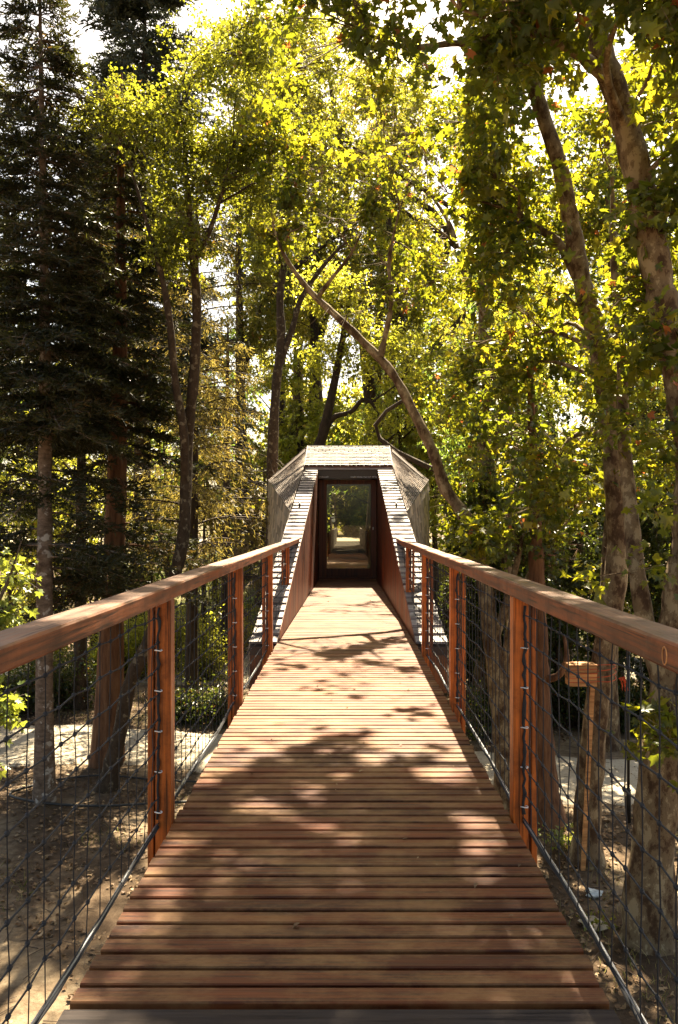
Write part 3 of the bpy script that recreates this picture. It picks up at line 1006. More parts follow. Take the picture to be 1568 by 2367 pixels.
# slatted slopes rising beside the walkway
for side in (-1, 1):
    m = MB()
    npl_ = 40
    for k in range(npl_):
        ya = RIB_Y0 + (RIB_Y1 - RIB_Y0) * k / npl_
        yb = RIB_Y0 + (RIB_Y1 - RIB_Y0) * (k + 0.86) / npl_
        za, zb_ = rib_z(ya) + 0.022, rib_z(yb) - 0.018 + 0.022
        xa, xb = rib_x(ya, side, 'in'), rib_x(ya, side, 'out') 
        j1, j2 = random.uniform(-0.006, 0.006), random.uniform(-0.004, 0.012)
        lo, hi = sorted((xa + side * 0.002, xb + side * j2))
        th = 0.024
        m.hexa([(lo, ya, za - th), (hi, ya, za - th), (hi, yb, zb_ - th), (lo, yb, zb_ - th), (lo, ya, za), (hi, ya, za), (hi, yb, zb_), (lo, yb, zb_)])
    sl_ = m.build('slatted_slope', M['slat'], house)
    m = MB()                                        # small lamp fitting on the slope
    yl = 13.5
    xl = (rib_x(yl, side, 'in') + rib_x(yl, side, 'out')) / 2 + side * 0.02
    m.tube([(xl, yl, rib_z(yl) + 0.01), (xl, yl - 0.01, rib_z(yl) + 0.06), (xl, yl - 0.03, rib_z(yl) + 0.075)], [0.018, 0.018, 0.022], 8)
    m.build('light_fitting', M['iron'], sl_, True)
    # sheet beneath the slats
    m = MB()
    p = []
    for dz in (-0.10, -0.03):
        p += [(rib_x(RIB_Y0, side, 'in'), RIB_Y0 + 0.01, dz), (rib_x(RIB_Y0, side, 'out'), RIB_Y0 + 0.01, dz), (rib_x(RIB_Y1, side, 'out'), RIB_Y1, RT + dz), (rib_x(RIB_Y1, side, 'in'), RIB_Y1, RT + dz)]
    if side < 0:
        p = [p[1], p[0], p[3], p[2], p[5], p[4], p[7], p[6]]
    m.hexa(p)
    m.build('slope_backing', M['beam'], house)
    # red plank wall between deck and slope
    m = MB()
    yy = RIB_Y0 + 0.05
    while yy < 16.55:
        w = 0.095
        y2 = min(yy + w - 0.004, 16.58)
        xa, xb = rib_x(yy, side, 'in'), rib_x(y2, side, 'in')
        t_ = side * 0.028
        q = [(xa, yy, -0.12), (xa + t_, yy, -0.12), (xb + t_, y2, -0.12), (xb, y2, -0.12), (xa, yy, rib_z(yy) - 0.01), (xa + t_, yy, rib_z(yy) - 0.01), (xb + t_, y2, rib_z(y2) - 0.01), (xb, y2, rib_z(y2) - 0.01)]
        if side < 0:
            q = [q[1], q[0], q[3], q[2], q[5], q[4], q[7], q[6]]
        m.hexa(q)
        yy += w + 0.003
    m.build('plank_wall', M['redplank'], house)
    # front skirt below the foot of the slope
    m = MB()
    lo, hi = sorted((rib_x(RIB_Y0, side, 'in') + side * 0.004, rib_x(RIB_Y0, side, 'out')))
    m.box(lo, hi, RIB_Y0 - 0.015, RIB_Y0 + 0.05, -0.12, -0.034)
    m.build('foot_beam', M['beam'], house)
    m = MB()
    x = lo
    while x < hi - 0.02:
        m.box(x, min(x + 0.062, hi), RIB_Y0 + 0.0, RIB_Y0 + 0.03, -0.52, -0.123)
        x += 0.066
    m.build('skirt', M['redplank'], house)


def shingles(m, A, B, C_, D_, dv, w, lift=0.012, ragged=0.004):
    """A, B along the bottom, C_, D_ along the top; seen from outside A is left"""
    A, B, C_, D_ = [np.array(p, float) for p in (A, B, C_, D_)]
    nrm = np.cross(B - A, D_ - A) + np.cross(C_ - B, A - B) * 0 + np.cross(D_ - C_, B - C_)
    nrm /= np.linalg.norm(nrm)
    H = max(np.linalg.norm(D_ - A), np.linalg.norm(C_ - B))
    nr = max(1, int(round(H / dv)))

    def pt(u, v):
        return A * (1 - u) * (1 - v) + B * u * (1 - v) + C_ * u * v + D_ * (1 - u) * v
    for r_ in range(nr):
        v0, v1 = r_ / nr, min(1.0, (r_ + 1.12) / nr)
        Lw = np.linalg.norm(pt(1, v0) - pt(0, v0))
        nc = max(1, int(round(Lw / w)))
        off = 0.5 if r_ % 2 else 0.0
        for c in range(-1, nc + 1):
            u0, u1 = (c + off) / nc + 0.045 / nc, (c + 1 + off) / nc - 0.045 / nc
            u0, u1 = max(0, u0), min(1, u1)
            if u1 - u0 < 0.1 / nc:
                continue
            j = random.uniform(-ragged, ragged)
            vb = max(0, v0 + j / max(H, 0.1))
            lb = nrm * (lift * 1.8 + random.uniform(0, 0.006))
            lt = nrm * 0.002
            q = [pt(u0, vb), pt(u1, vb), pt(u1, v1), pt(u0, v1)]
            th = nrm * 0.011
            m.hexa([q[0] + lb, q[1] + lb, q[2] + lt, q[3] + lt, q[0] + lb + th, q[1] + lb + th, q[2] + lt + th, q[3] + lt + th])


YB = 18.7
TB, SB, SBT, HB = (0.99, 3.10), 1.94, 2.27, -0.55      # back section: top half width and height, side half width, its corner height, hull bottom
TF = (0.945, 2.47)
FM = (0.99, 13.2)
fmz = rib_z(13.2)
YE = 24.0                                              # far end of the cabin
m = MB()
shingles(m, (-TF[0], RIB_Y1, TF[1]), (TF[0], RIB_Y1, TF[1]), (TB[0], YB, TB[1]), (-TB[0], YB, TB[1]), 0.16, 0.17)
roof = m.build('roof', M['shingle'], house)
m = MB()
m.box(-TF[0] - 0.01, TF[0] + 0.01, RIB_Y1 - 0.03, RIB_Y1 + 0.05, TF[1] - 0.028, TF[1] + 0.008, 0.5)
m.build('eaves_board', M['redplank'], roof)
m = MB()
m.box(-TF[0], TF[0], RIB_Y1 - 0.06, RIB_Y1 + 0.03, RT - 0.006, TF[1] - 0.032, 0.7)
m.build('head_trim', M['slat'], house)
for side in (-1, 1):
    P1 = (side * TB[0], YB, TB[1])
    P2 = (side * SB, YB, SBT)
    P3 = (side * FM[0], FM[1], fmz)
    P4 = (side * TF[0], RIB_Y1, TF[1])
    m = MB()
    if side < 0:
        shingles(m, P3, P4, P1, P2, 0.26, 0.24)
    else:
        shingles(m, P4, P3, P2, P1, 0.26, 0.24)
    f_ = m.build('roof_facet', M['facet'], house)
    m = MB()                                          # hip strips
    up_ = np.array([side * 0.35, -0.1, 0.9]) * 0.022
    m.tube([np.array(P1) + up_ * .6, np.array(P4) + up_ * .6], 0.012, 6)
    m.tube([np.array(P2) + up_ * .6, np.array(P3) + up_ * .6], 0.012, 6)
    m.build('hip_strip', M['beam'], f_)
    m = MB()                                          # dark board along the facet's upper edge
    A1, A2, A3, A4 = [np.array(p) for p in (P1, P2, P3, P4)]
    fn = np.cross(A4 - A1, A2 - A1)
    fn /= np.linalg.norm(fn)
    fn = fn if fn[2] > 0 else -fn
    def fp(u, v):
        return (A1 * (1 - u) + A2 * u) * (1 - v) + (A4 * (1 - u) + A3 * u) * v
    q = [fp(0.04, 0.30), fp(0.86, 0.13), fp(0.86, 0.07), fp(0.04, 0.14)]
    lo_, hi_ = [p + fn * 0.015 for p in q], [p + fn * 0.045 for p in q]
    m.hexa(lo_ + hi_)
    m.build('snow_guard', M['beam'], f_)
    # side wall below the slope's outer edge and below the facet
    Q1 = (side * rib_x(RIB_Y0, 1, 'out'), RIB_Y0 + 0.04, -0.03)
    Q2 = (side * rib_x(RIB_Y0, 1, 'out'), RIB_Y0 + 0.04, HB)
    B3 = (P3[0], P3[1], HB)
    Q3 = (side * SB, YB, HB)
    m = MB()
    if side < 0:
        shingles(m, B3, Q2, Q1, P3, 0.24, 0.30, 0.012)
        shingles(m, Q3, B3, P3, P2, 0.24, 0.30, 0.012)
    else:
        shingles(m, Q2, B3, P3, Q1, 0.24, 0.30, 0.012)
        shingles(m, B3, Q3, P2, P3, 0.24, 0.30, 0.012)
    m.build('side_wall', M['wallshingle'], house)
    m = MB()
    q = [(side * SB, YB, HB), (side * SB, YE, HB), (side * SB, YE, SBT), (side * SB, YB, SBT)]
    if side > 0:
        shingles(m, q[0], q[1], q[2], q[3], 0.24, 0.3)
        shingles(m, q[3], q[2], (side * TB[0], YE, TB[1]), P1, 0.24, 0.3)
    else:
        shingles(m, q[1], q[0], q[3], q[2], 0.24, 0.3)
        shingles(m, q[2], q[3], P1, (side * TB[0], YE, TB[1]), 0.24, 0.3)
    m.build('rear_side_wall', M['wallshingle'], house)
m = MB()
shingles(m, (-TB[0], YB, TB[1]), (TB[0], YB, TB[1]), (TB[0], YE, TB[1] + 0.02), (-TB[0], YE, TB[1] + 0.02), 0.24, 0.3)
m.build('rear_roof', M['shingle'], house)
# solid shell just under the shingles, with the passage left open
m = MB()
sh = 0.02
sec_f = [(-TB[0] + sh, TB[1] - sh), (-SB + sh, SBT - sh), (-SB + sh, HB), (-0.80, HB), (-0.80, 2.46), (0.80, 2.46), (0.80, HB), (SB - sh, HB), (SB - sh, SBT - sh), (TB[0] - sh, TB[1] - sh)]
vv = [(x, YB, z) for x, z in sec_f] + [(x, YE - 0.01, z) for x, z in sec_f]
k = len(sec_f)
ff = [(a, (a + 1) % k, k + (a + 1) % k, k + a) for a in range(k)]
cap = [(0, 1, 2, 3, 4), (4, 5, 9, 0), (5, 6, 7, 8, 9)]
ff += [c for c in cap] + [tuple(k + a for a in reversed(c)) for c in cap]
m.add(vv, ff, 0.4)
for side in (-1, 1):                                   # closed cheeks between slopes and section
    x = side * (SB - sh)
    Q1 = (side * 1.02, RIB_Y0 + 0.05, -0.04)
    Q2 = (side * 1.02, RIB_Y0 + 0.05, HB)
    P3_ = (side * (FM[0] - sh), FM[1], fmz - 0.03)
    P4_ = (side * (TF[0] - sh), RIB_Y1, TF[1] - 0.03)
    P1_ = (side * (TB[0] - sh), YB, TB[1] - 0.03)
    P2_ = (x, YB, SBT - 0.03)
    Q3 = (x, YB, HB)
    B3 = (P3_[0], FM[1], HB)
    m.add([Q1, Q2, B3, P3_, Q3, P2_, P4_, P1_], [(0, 1, 2, 3), (3, 2, 4, 5), (6, 3, 5, 7)], 0.4)
m.add([(-TF[0], RIB_Y1, TF[1] - 0.035), (TF[0], RIB_Y1, TF[1] - 0.035), (TB[0], YB, TB[1] - 0.03), (-TB[0], YB, TB[1] - 0.03)], [(0, 1, 2, 3)], 0.4)
m.build('inner_shell', M['beam'], house)

# porch passage: head panel with lettering, cheeks, ceiling, sill, glazed door
YD = 17.05
m = MB()
m.box(-0.655, 0.625, RIB_Y1 - 0.02, RIB_Y1 + 0.03, 2.205, RT - 0.008, 0.5)
head = m.build('head_panel', M['lintel'], house)


def lettering(body, x, size, align):
    cu = bpy.data.curves.new('lettering', 'FONT')
    cu.body = body
    cu.size = size
    cu.align_x = align
    cu.extrude = 0.001
    ob = bpy.data.objects.new('lettering', cu)
    COL.objects.link(ob)
    dg = bpy.context.evaluated_depsgraph_get()
    me = bpy.data.meshes.new_from_object(ob.evaluated_get(dg))
    bpy.data.objects.remove(ob)
    me.name = 'lettering'
    o = link('lettering', me, M['white'], head)
    o.rotation_euler = (R(90), 0, 0)
    o.location = (x, RIB_Y1 - 0.0225, 2.228)
    return o


t1 = lettering('treehouse01', -0.63, 0.040, 'LEFT')
t2 = lettering('lotação máxima / max load  200 kg', 0.61, 0.040, 'RIGHT')
m = MB()
for side in (-1, 1):
    xa = -0.665 if side < 0 else 0.628
    lo, hi = sorted((xa, xa + side * 0.13))
    m.box(lo, hi, RIB_Y1 + 0.032, YE, -0.12, 2.44)
m.box(-0.66, 0.625, RIB_Y1 + 0.032, YE, 2.38, 2.44)
m.build('passage_lining', M['darkwood'], house)
m = MB()
yy = 17.3
while yy < YE:
    m.box(-0.66, 0.622, yy, yy + 0.14, -0.04, -0.004, None, 0.003)
    yy += 0.15
m.build('passage_floor', M['darkwood'], house)
m = MB()
m.box(-0.66, 0.622, YD - 0.06, YD + 0.12, -0.03, 0.045, 0.5, 0.005)
m.build('sill', M['darkwood'], house)
door = MB()
dx0, dx1, dz0, dz1 = -0.655, 0.618, 0.047, 2.20
gx0, gx1, gz0, gz1 = -0.487, 0.495, 0.235, 2.105
door.box(dx0, gx0, YD, YD + 0.06, dz0, dz1, 0.6, 0.005)
door.box(gx1, dx1, YD, YD + 0.06, dz0, dz1, 0.5, 0.005)
door.box(gx0, gx1, YD + 0.003, YD + 0.057, gz1, dz1 + 0.0, 0.7, 0.005)
door.box(gx0, gx1, YD + 0.003, YD + 0.057, dz0, gz0, 0.3, 0.005)
door.box(dx0 + 0.075, dx0 + 0.085, YD - 0.004, YD - 0.001, dz0, dz1, 0.1)
door.box(dx1 - 0.06, dx1 - 0.05, YD - 0.004, YD - 0.001, dz0, dz1, 0.1)
dob = door.build('door', M['darkwood'], house)
m = MB()
m.box(gx0 - 0.01, gx1 + 0.01, YD + 0.026, YD + 0.034, gz0 - 0.01, gz1 + 0.01)
m.build('glass', M['glass'], dob)
m = MB()
m.tube([(0.545, YD - 0.002, 1.10), (0.545, YD - 0.035, 1.10), (0.545, YD - 0.036, 1.15)], 0.011, 8)
m.build('handle', M['tie'], dob, True)
# stilts
for (x, yy) in ((-1.3, 19.2), (1.3, 19.2), (-1.3, 23.4), (1.3, 23.4), (-0.6, 13.0), (0.6, 13.0)):
    m = MB()
    m.tube([(x * 1.15, yy, GROUND - 0.1), (x, yy, HB + 0.05 if yy > 18 else -0.2)], 0.07, 10)
    m.build('stilt', M['beam'], house, True)

# ------------------------------------------------------------------ beyond the cabin, seen through its door
rear = thing('rear_walkway', 'dark walkway with solid parapets seen through the glass door', 'walkway', (0, 35, 0))
m = MB()
yy = 24.05
while yy < 48.5:
    m.box(-0.72, 0.68, yy, yy + 0.120, -0.04, -0.006, None, 0.004)
    yy += 0.15
m.build('deck', M['greydeck'], rear)
for x0, x1 in ((-0.80, -0.735), (0.695, 0.76)):
    m = MB()
    m.box(x0, x1, 29.0, 48.4, -0.1, 0.84, 0.4, 0.01)
    m.build('parapet', M['beam'], rear)
m = MB()
for x in (-0.6, 0.55):
    m.box(x - 0.04, x + 0.04, 24.05, 48.4, -0.22, -0.045)
for yy in (28, 32, 36, 40):
    for x in (-0.6, 0.55):
        m.box(x - 0.06, x + 0.06, yy, yy + 0.12, float(ground_z(x, yy)) - 0.1, -0.223)
m.build('underframe', M['beam'], rear)
m = MB()
m.box(-2.3, -1.15, 66.0, 66.05, 1.15, 1.62, 0.5)
s_ = m.build('notice_board', M['sign'])
for x in (-2.25, -1.28):
    m = MB()
    m.box(x, x + 0.08, 66.06, 66.12, -0.2, 1.55)
    m.build('leg', M['iron'], s_)
tag(s_, 'small white notice board across the road seen through the glass door', 'notice board')

# ------------------------------------------------------------------ trees


def gp(px, Y, dz=0.0):
    """a foot on the ground under the column px of the frame, at distance Y"""
    x = (px - PX) * Y / F
    return np.array([x, Y, float(ground_z(x, Y)) - 0.06 + dz])


# firs on the left
b0 = gp(103, 11.7)
conifer('fir_tree', 'dark slender fir with pale blotched trunk, leftmost of the big trees', [b0, b0 + (0.0, 0, 3), b0 + (-0.03, 0.1, 7), b0 + (-0.12, 0.1, 13.0)],
        [0.135, 0.12, 0.085, 0.015], 0.35, 10.4, 1.75, 0.40, 46, 9, M['pale_bark'], M['needle'], 11, thin_below=2.6, power=1.15, up=0.10, drop=0.42, twig_gap=0.075, density=0.95, tuft=0.085, wid=0.024)
b0 = gp(248, 13.5)
conifer('fir_tree', 'dark fir with thick straight brown trunk beside the curved lichen tree', [b0, b0 + (0.1, 0, 3), b0 + (0.22, 0, 7), b0 + (0.25, 0, 12.2)],
        [0.24, 0.20, 0.14, 0.02], 0.15, 8.8, 1.9, 0.40, 38, 8, M['red_bark'], M['needle'], 12, thin_below=2.9, power=1.1, up=0.12, drop=0.45, twig_gap=0.075, density=1.0, tuft=0.085, wid=0.026)
b0 = gp(330, 27)
conifer('tall_fir', 'tall bluish fir rising behind the other conifers into the sky', [b0, b0 + (0, 0, 10), b0 + (0.1, 0, 25)],
        [0.35, 0.25, 0.02], 5.0, 24, 3.8, 1.5, 34, 10, M['dark_bark'], M['blue_needle'], 13, up=0.15, drop=0.35, twig_gap=0.14, tuft=0.17, wid=0.06, density=0.6)
b0 = gp(-30, 16)
conifer('fir_tree', 'bushy fir cut by the left edge of the view', [b0, b0 + (0, 0, 6), b0 + (0, 0, 14)],
        [0.2, 0.15, 0.02], 0.8, 10.8, 2.3, 0.4, 26, 8, M['dark_bark'], M['needle'], 14, thin_below=3.0, up=0.12, drop=0.42, twig_gap=0.10, tuft=0.11, wid=0.036, density=0.7)
b0 = gp(187, 17.5)
conifer('fir_tree', 'thin dark fir standing between the two big firs', [b0, b0 + (0, 0, 4), b0 + (0.1, 0, 12.8)],
        [0.15, 0.12, 0.02], 2.2, 9.4, 1.7, 0.4, 24, 7, M['dark_bark'], M['needle'], 15, thin_below=3.5, up=0.12, drop=0.4, twig_gap=0.10, tuft=0.11, wid=0.036, density=0.7)
# thin cedar with bare hanging twigs
b0 = gp(442, 18.7)
conifer('cedar_tree', 'sparse cedar with long brown drooping twigs left of the cabin', [b0, b0 + (0.05, 0, 4), b0 + (0.1, 0, 8), b0 + (0.15, 0, 12.5)],
        [0.13, 0.12, 0.09, 0.03], 0.6, 8.8, 3.0, 1.4, 18, 6, M['dark_bark'], M['larch'], 16, cull=True, up=0.35, drop=0.40, twig_gap=0.10, tuft=0.10, wid=0.022, density=0.42, hang=0.8, side=0.36)
b0 = gp(520, 24)
conifer('cedar_tree', 'straw coloured cedar with hanging sprays behind the bare twigs', [b0, b0 + (0.05, 0, 5), b0 + (0.1, 0, 10.5)],
        [0.14, 0.12, 0.03], -0.6, 6.8, 3.0, 0.9, 15, 6, M['dark_bark'], M['larch'], 17, cull=True, up=0.25, drop=0.5, twig_gap=0.12, tuft=0.13, wid=0.036, density=0.5, hang=0.9, side=0.34)

# curved lichen-barked oak
Y = 12.3
broadleaf('oak_tree', 'curved oak with lichen spotted trunk forking above the left handrail', 'oak tree',
          [([gp(245, Y), at(277, 1694, Y), at(300, 1580, Y), at(340, 1490, Y + .1), at(400, 1340, Y + .2), at(425, 1230, Y + .2), at(434, 1020, Y + .3), at(450, 850, Y + .3), at(455, 690, Y + .3), at(442, 540, Y + .3), at(430, 380, Y + .4), at(420, 250, Y + .4)], [0.13, 0.115, 0.11, 0.105, 0.10, 0.10, 0.09, 0.085, 0.075, 0.06, 0.04, 0.02]),
           ([at(428, 1130, Y + .25), at(425, 1000, Y), at(405, 880, Y - .1), at(392, 740, Y - .2), at(370, 620, Y - .2), at(330, 480, Y - .1), at(300, 380, Y)], [0.075, 0.07, 0.06, 0.055, 0.045, 0.03, 0.015]),
           ([at(452, 600, Y + .3), at(490, 520, Y + .2), at(520, 420, Y), at(540, 330, Y)], [0.05, 0.04, 0.025, 0.012])],
          [(at(430, 380, 12.7), (1.05, 1.0, 0.95)), (at(310, 290, 12.6), (0.85, 0.9, 0.75)), (at(500, 240, 12.9), (1.0, 0.9, 0.9)), (at(565, 430, 12.8), (0.85, 0.9, 0.8)), (at(400, 560, 12.3), (0.7, 0.7, 0.45)), (at(610, 330, 13.2), (0.8, 0.9, 0.9)), (at(570, 110, 13.2), (0.9, 0.9, 0.8))],
          360, 62, 'lobed', 0.095, M['oak_leaf'], M['lichen_bark'], 21, spread=0.33, limbs=18, gap=2.2)

# dark trunk left of the cabin roof
Y = 21
broadleaf('forked_tree', 'tall dark forked tree close behind the left shoulder of the cabin', 'tree',
          [([gp(622, Y), at(628, 1250, Y), at(630, 1060, Y), at(638, 900, Y), at(650, 790, Y), at(648, 680, Y), at(664, 560, Y), at(670, 430, Y), at(660, 300, Y)], [0.17, 0.15, 0.145, 0.135, 0.125, 0.10, 0.085, 0.06, 0.03]),
           ([at(650, 830, Y), at(676, 760, Y), at(692, 700, Y), at(722, 650, Y - .1), at(760, 600, Y - .2), at(800, 560, Y - .3)], [0.10, 0.085, 0.08, 0.065, 0.05, 0.03])],
          [(at(655, 450, 21), (1.7, 1.6, 1.5)), (at(700, 300, 21), (1.9, 1.8, 1.6)), (at(600, 560, 20.6), (1.1, 1.2, 0.7)), (at(790, 520, 20.6), (1.2, 1.1, 1.0)), (at(640, 1130, 20.5), (0.6, 0.6, 1.4)), (at(720, 130, 21), (1.6, 1.6, 1.2)), (at(580, 170, 21), (1.6, 1.5, 1.3)), (at(520, 330, 20.5), (1.3, 1.3, 1.0)), (at(470, 60, 21), (1.4, 1.4, 1.0))],
          620, 52, 'lobed', 0.15, M['oak_leaf'], M['lichen_bark'], 22, spread=0.45, limbs=16, gap=1.7)
Y = 27
broadleaf('gnarled_tree', 'gnarled dark tree with an arching side limb rising behind the cabin roof', 'tree',
          [([gp(715, Y), at(728, 1100, Y), at(748, 1000, Y), at(766, 920, Y), at(784, 830, Y), at(800, 740, Y), at(815, 640, Y)], [0.24, 0.20, 0.19, 0.16, 0.13, 0.10, 0.05]),
           ([at(752, 1000, Y), at(772, 965, Y - .1), at(812, 952, Y - .2), at(838, 925, Y - .3), at(862, 935, Y - .3), at(885, 985, Y - .3)], [0.11, 0.09, 0.085, 0.08, 0.06, 0.03])],
          [(at(800, 800, 27), (1.8, 1.6, 1.2)), (at(860, 960, 26.5), (1.6, 1.2, 0.7)), (at(770, 680, 27), (1.6, 1.6, 1.1)), (at(900, 830, 27), (1.5, 1.4, 1.2))],
          190, 42, 'diamond', 0.15, M['far_leaf'], M['dark_bark'], 23, spread=0.45, limbs=12, gap=1.5, cull=False)

# leaning plane that crosses in front of the cabin
Y = 10.9
broadleaf('leaning_plane_tree', 'slender plane tree leaning left across the front of the cabin roof', 'plane tree',
          [([gp(1178, Y), at(1166, 1760, Y), at(1146, 1560, Y), at(1118, 1340, Y + .1), at(1080, 1205, Y + .2), at(1030, 1130, Y + .3), at(1003, 1050, Y + .3), at(955, 950, Y + .4), at(905, 860, Y + .5), at(835, 785, Y + .6), at(775, 728, Y + .7), at(728, 685, Y + .8), at(690, 640, Y + .8), at(655, 585, Y + .8), at(630, 520, Y + .9)],
            [0.15, 0.135, 0.125, 0.115, 0.10, 0.088, 0.080, 0.073, 0.068, 0.062, 0.056, 0.050, 0.040, 0.030, 0.012]),
           ([at(1135, 1500, Y), at(1160, 1430, Y - .05), at(1195, 1300, Y - .1), at(1215, 1200, Y)], [0.07, 0.06, 0.045, 0.02]),
           ([at(880, 825, Y + .5), at(905, 700, Y + .5), at(900, 600, Y + .6), at(925, 480, Y + .6)], [0.05, 0.035, 0.028, 0.012]),
           ([at(735, 688, Y + .8), at(770, 640, Y + .7), at(810, 590, Y + .6), at(835, 540, Y + .6)], [0.035, 0.03, 0.022, 0.01])],
          [(at(760, 480, 11.8), (0.85, 0.9, 0.7)), (at(640, 480, 11.9), (0.6, 0.7, 0.5)), (at(820, 700, 11.2), (0.5, 0.4, 0.3)), (at(900, 430, 11.8), (1.0, 1.0, 0.9)), (at(830, 300, 12), (1.2, 1.1, 0.8)), (at(700, 560, 11.9), (0.5, 0.6, 0.45)), (at(960, 620, 12), (0.75, 0.8, 0.55)), (at(690, 330, 12.2), (0.9, 1.0, 0.8)), (at(1010, 860, 12.0), (0.5, 0.6, 0.5)), (at(1120, 1230, 10.8), (0.45, 0.5, 0.35))],
          400, 46, 'plane', 0.15, M['plane_leaf'], M['plane_bark'], 24, spread=0.36, limbs=16, gap=2.0, tmin=0.45)

# plane with the crate tied to it
Y = 9.6
broadleaf('plane_tree', 'mottled plane tree with the small crate and stake tied to its trunk', 'plane tree',
          [([gp(1356, Y), at(1360, 1850, Y), at(1378, 1650, Y), at(1398, 1500, Y), at(1425, 1320, Y), at(1424, 1150, Y), at(1412, 1000, Y), at(1400, 900, Y), at(1378, 770, Y), at(1346, 650, Y), at(1322, 520, Y), at(1296, 390, Y), at(1250, 250, Y), at(1212, 120, Y), at(1180, -40, Y), at(1150, -200, Y)],
            [0.17, 0.155, 0.145, 0.14, 0.14, 0.13, 0.125, 0.12, 0.115, 0.11, 0.105, 0.10, 0.09, 0.08, 0.06, 0.03]),
           ([at(1335, 640, Y), at(1290, 560, Y + .2), at(1230, 520, Y + .4), at(1170, 470, Y + .5), at(1110, 440, Y + .7)], [0.07, 0.055, 0.045, 0.035, 0.015]),
           ([at(1230, 180, Y), at(1150, 120, Y - .2), at(1060, 100, Y - .4), at(950, 110, Y - .6), at(850, 80, Y - .8)], [0.06, 0.05, 0.042, 0.032, 0.012])],
          [(at(1190, 400, 10), (1.0, 1.1, 0.9)), (at(1060, 300, 9.6), (1.0, 1.1, 0.7)), (at(930, 130, 9), (1.0, 1.0, 0.6)), (at(1120, 620, 10.4), (0.9, 1.0, 0.7)), (at(1240, 800, 10.2), (0.9, 1.0, 0.7)), (at(1160, 960, 10.6), (0.65, 0.8, 0.55)), (at(1270, 1120, 10.0), (0.6, 0.8, 0.55)), (at(1200, 100, 9.3), (1.0, 1.0, 0.7)), (at(1120, 1260, 10.4), (0.4, 0.5, 0.3)), (at(760, 60, 9.3), (0.8, 0.9, 0.6)),
           ((0.3, 9.0, 9.3), (2.0, 2.2, 0.9)), ((1.6, 11.0, 10.0), (1.8, 1.8, 0.9))],
          560, 44, 'plane', 0.165, M['plane_leaf'], M['plane_bark'], 25, spread=0.40, limbs=24, gap=1.9, tmin=0.4)

# big plane at the right edge
Y = 7.85
broadleaf('plane_tree', 'thick plane tree with flaking bark, rightmost beside the walkway', 'plane tree',
          [([gp(1496, Y), at(1510, 1950, Y), at(1530, 1750, Y), at(1552, 1550, Y), at(1580, 1350, Y), at(1600, 1150, Y), at(1592, 980, Y), at(1562, 840, Y), at(1530, 690, Y), at(1502, 540, Y), at(1478, 420, Y), at(1436, 250, Y), at(1392, 120, Y), at(1350, -60, Y), at(1300, -260, Y)],
            [0.23, 0.205, 0.20, 0.195, 0.18, 0.165, 0.16, 0.155, 0.15, 0.145, 0.14, 0.13, 0.11, 0.08, 0.04]),
           ([at(1540, 1600, Y), at(1500, 1470, Y + .1), at(1474, 1330, Y + .2), at(1458, 1180, Y + .4), at(1442, 1000, Y + .6), at(1436, 800, Y + .9), at(1420, 600, Y + 1.1), at(1415, 400, Y + 1.3)], [0.12, 0.10, 0.085, 0.075, 0.065, 0.06, 0.045, 0.02]),
           ([at(1420, 200, Y), at(1330, 120, Y - .4), at(1200, 60, Y - .8), at(1060, 20, Y - 1.1)], [0.07, 0.055, 0.04, 0.015])],
          [(at(1470, 180, 7), (0.85, 0.9, 0.7)), (at(1300, 60, 7), (0.95, 0.9, 0.5)), (at(1530, 420, 7.6), (0.55, 0.8, 0.75)), (at(1500, 760, 8.2), (0.6, 0.8, 0.7)), (at(1480, 1000, 8), (0.55, 0.7, 0.5)), (at(1500, 1240, 7.4), (0.5, 0.6, 0.4)), (at(1420, 1330, 7.6), (0.28, 0.4, 0.22)), (at(1140, 40, 7), (0.8, 0.8, 0.4)), (at(1540, 60, 6.5), (0.8, 0.9, 0.6)), (at(1560, 250, 8.6), (0.8, 0.9, 0.7)), (at(1560, 620, 8.8), (0.7, 0.9, 0.9)), (at(1540, 900, 9), (0.7, 0.9, 0.7)),
           ((1.0, 6.6, 7.6), (1.7, 1.7, 0.8)), ((-0.6, 7.4, 8.4), (1.7, 1.7, 0.8)), ((2.6, 6.0, 6.4), (1.2, 1.2, 0.8)), ((0.4, 3.6, 7.2), (2.2, 1.8, 0.8)), ((-1.8, 4.6, 8.2), (2.0, 2.0, 0.8)), ((1.6, 1.6, 6.6), (2.0, 1.8, 0.8)), ((-1.6, 0.8, 7.4), (2.0, 1.8, 0.8)), (at(1545, 1700, 7.2), (0.3, 0.4, 0.3))],  # unseen crown over and behind the camera, added to cut skylight on the deck
          740, 38, 'plane', 0.17, M['plane_leaf'], M['plane_bark'], 26, spread=0.38, limbs=24, gap=1.9, tmin=0.35)

# furrowed red trunk behind the right post
Y = 10.9
b0 = gp(1266, Y)
broadleaf('red_barked_tree', 'tree with furrowed reddish bark and a hooked limb behind the right post', 'tree',
          [([b0, at(1256, 1750, Y), at(1250, 1600, Y), at(1244, 1450, Y), at(1240, 1300, Y), at(1236, 1150, Y), at(1228, 950, Y), at(1220, 700, Y)], [0.20, 0.165, 0.145, 0.13, 0.11, 0.08, 0.05, 0.02]),
           ([at(1250, 1590, Y), at(1262, 1572, Y - .1), at(1290, 1562, Y - .15), at(1308, 1535, Y - .15), at(1310, 1505, Y - .1), at(1304, 1470, Y)], [0.06, 0.055, 0.05, 0.045, 0.035, 0.02])],
          [(at(1235, 1020, 11.2), (0.8, 0.9, 0.9)), (at(1260, 1280, 11.4), (0.8, 0.8, 0.55))],
          60, 36, 'lobed', 0.12, M['dim_leaf'], M['red_bark'], 27, spread=0.36, limbs=8, gap=2.0)
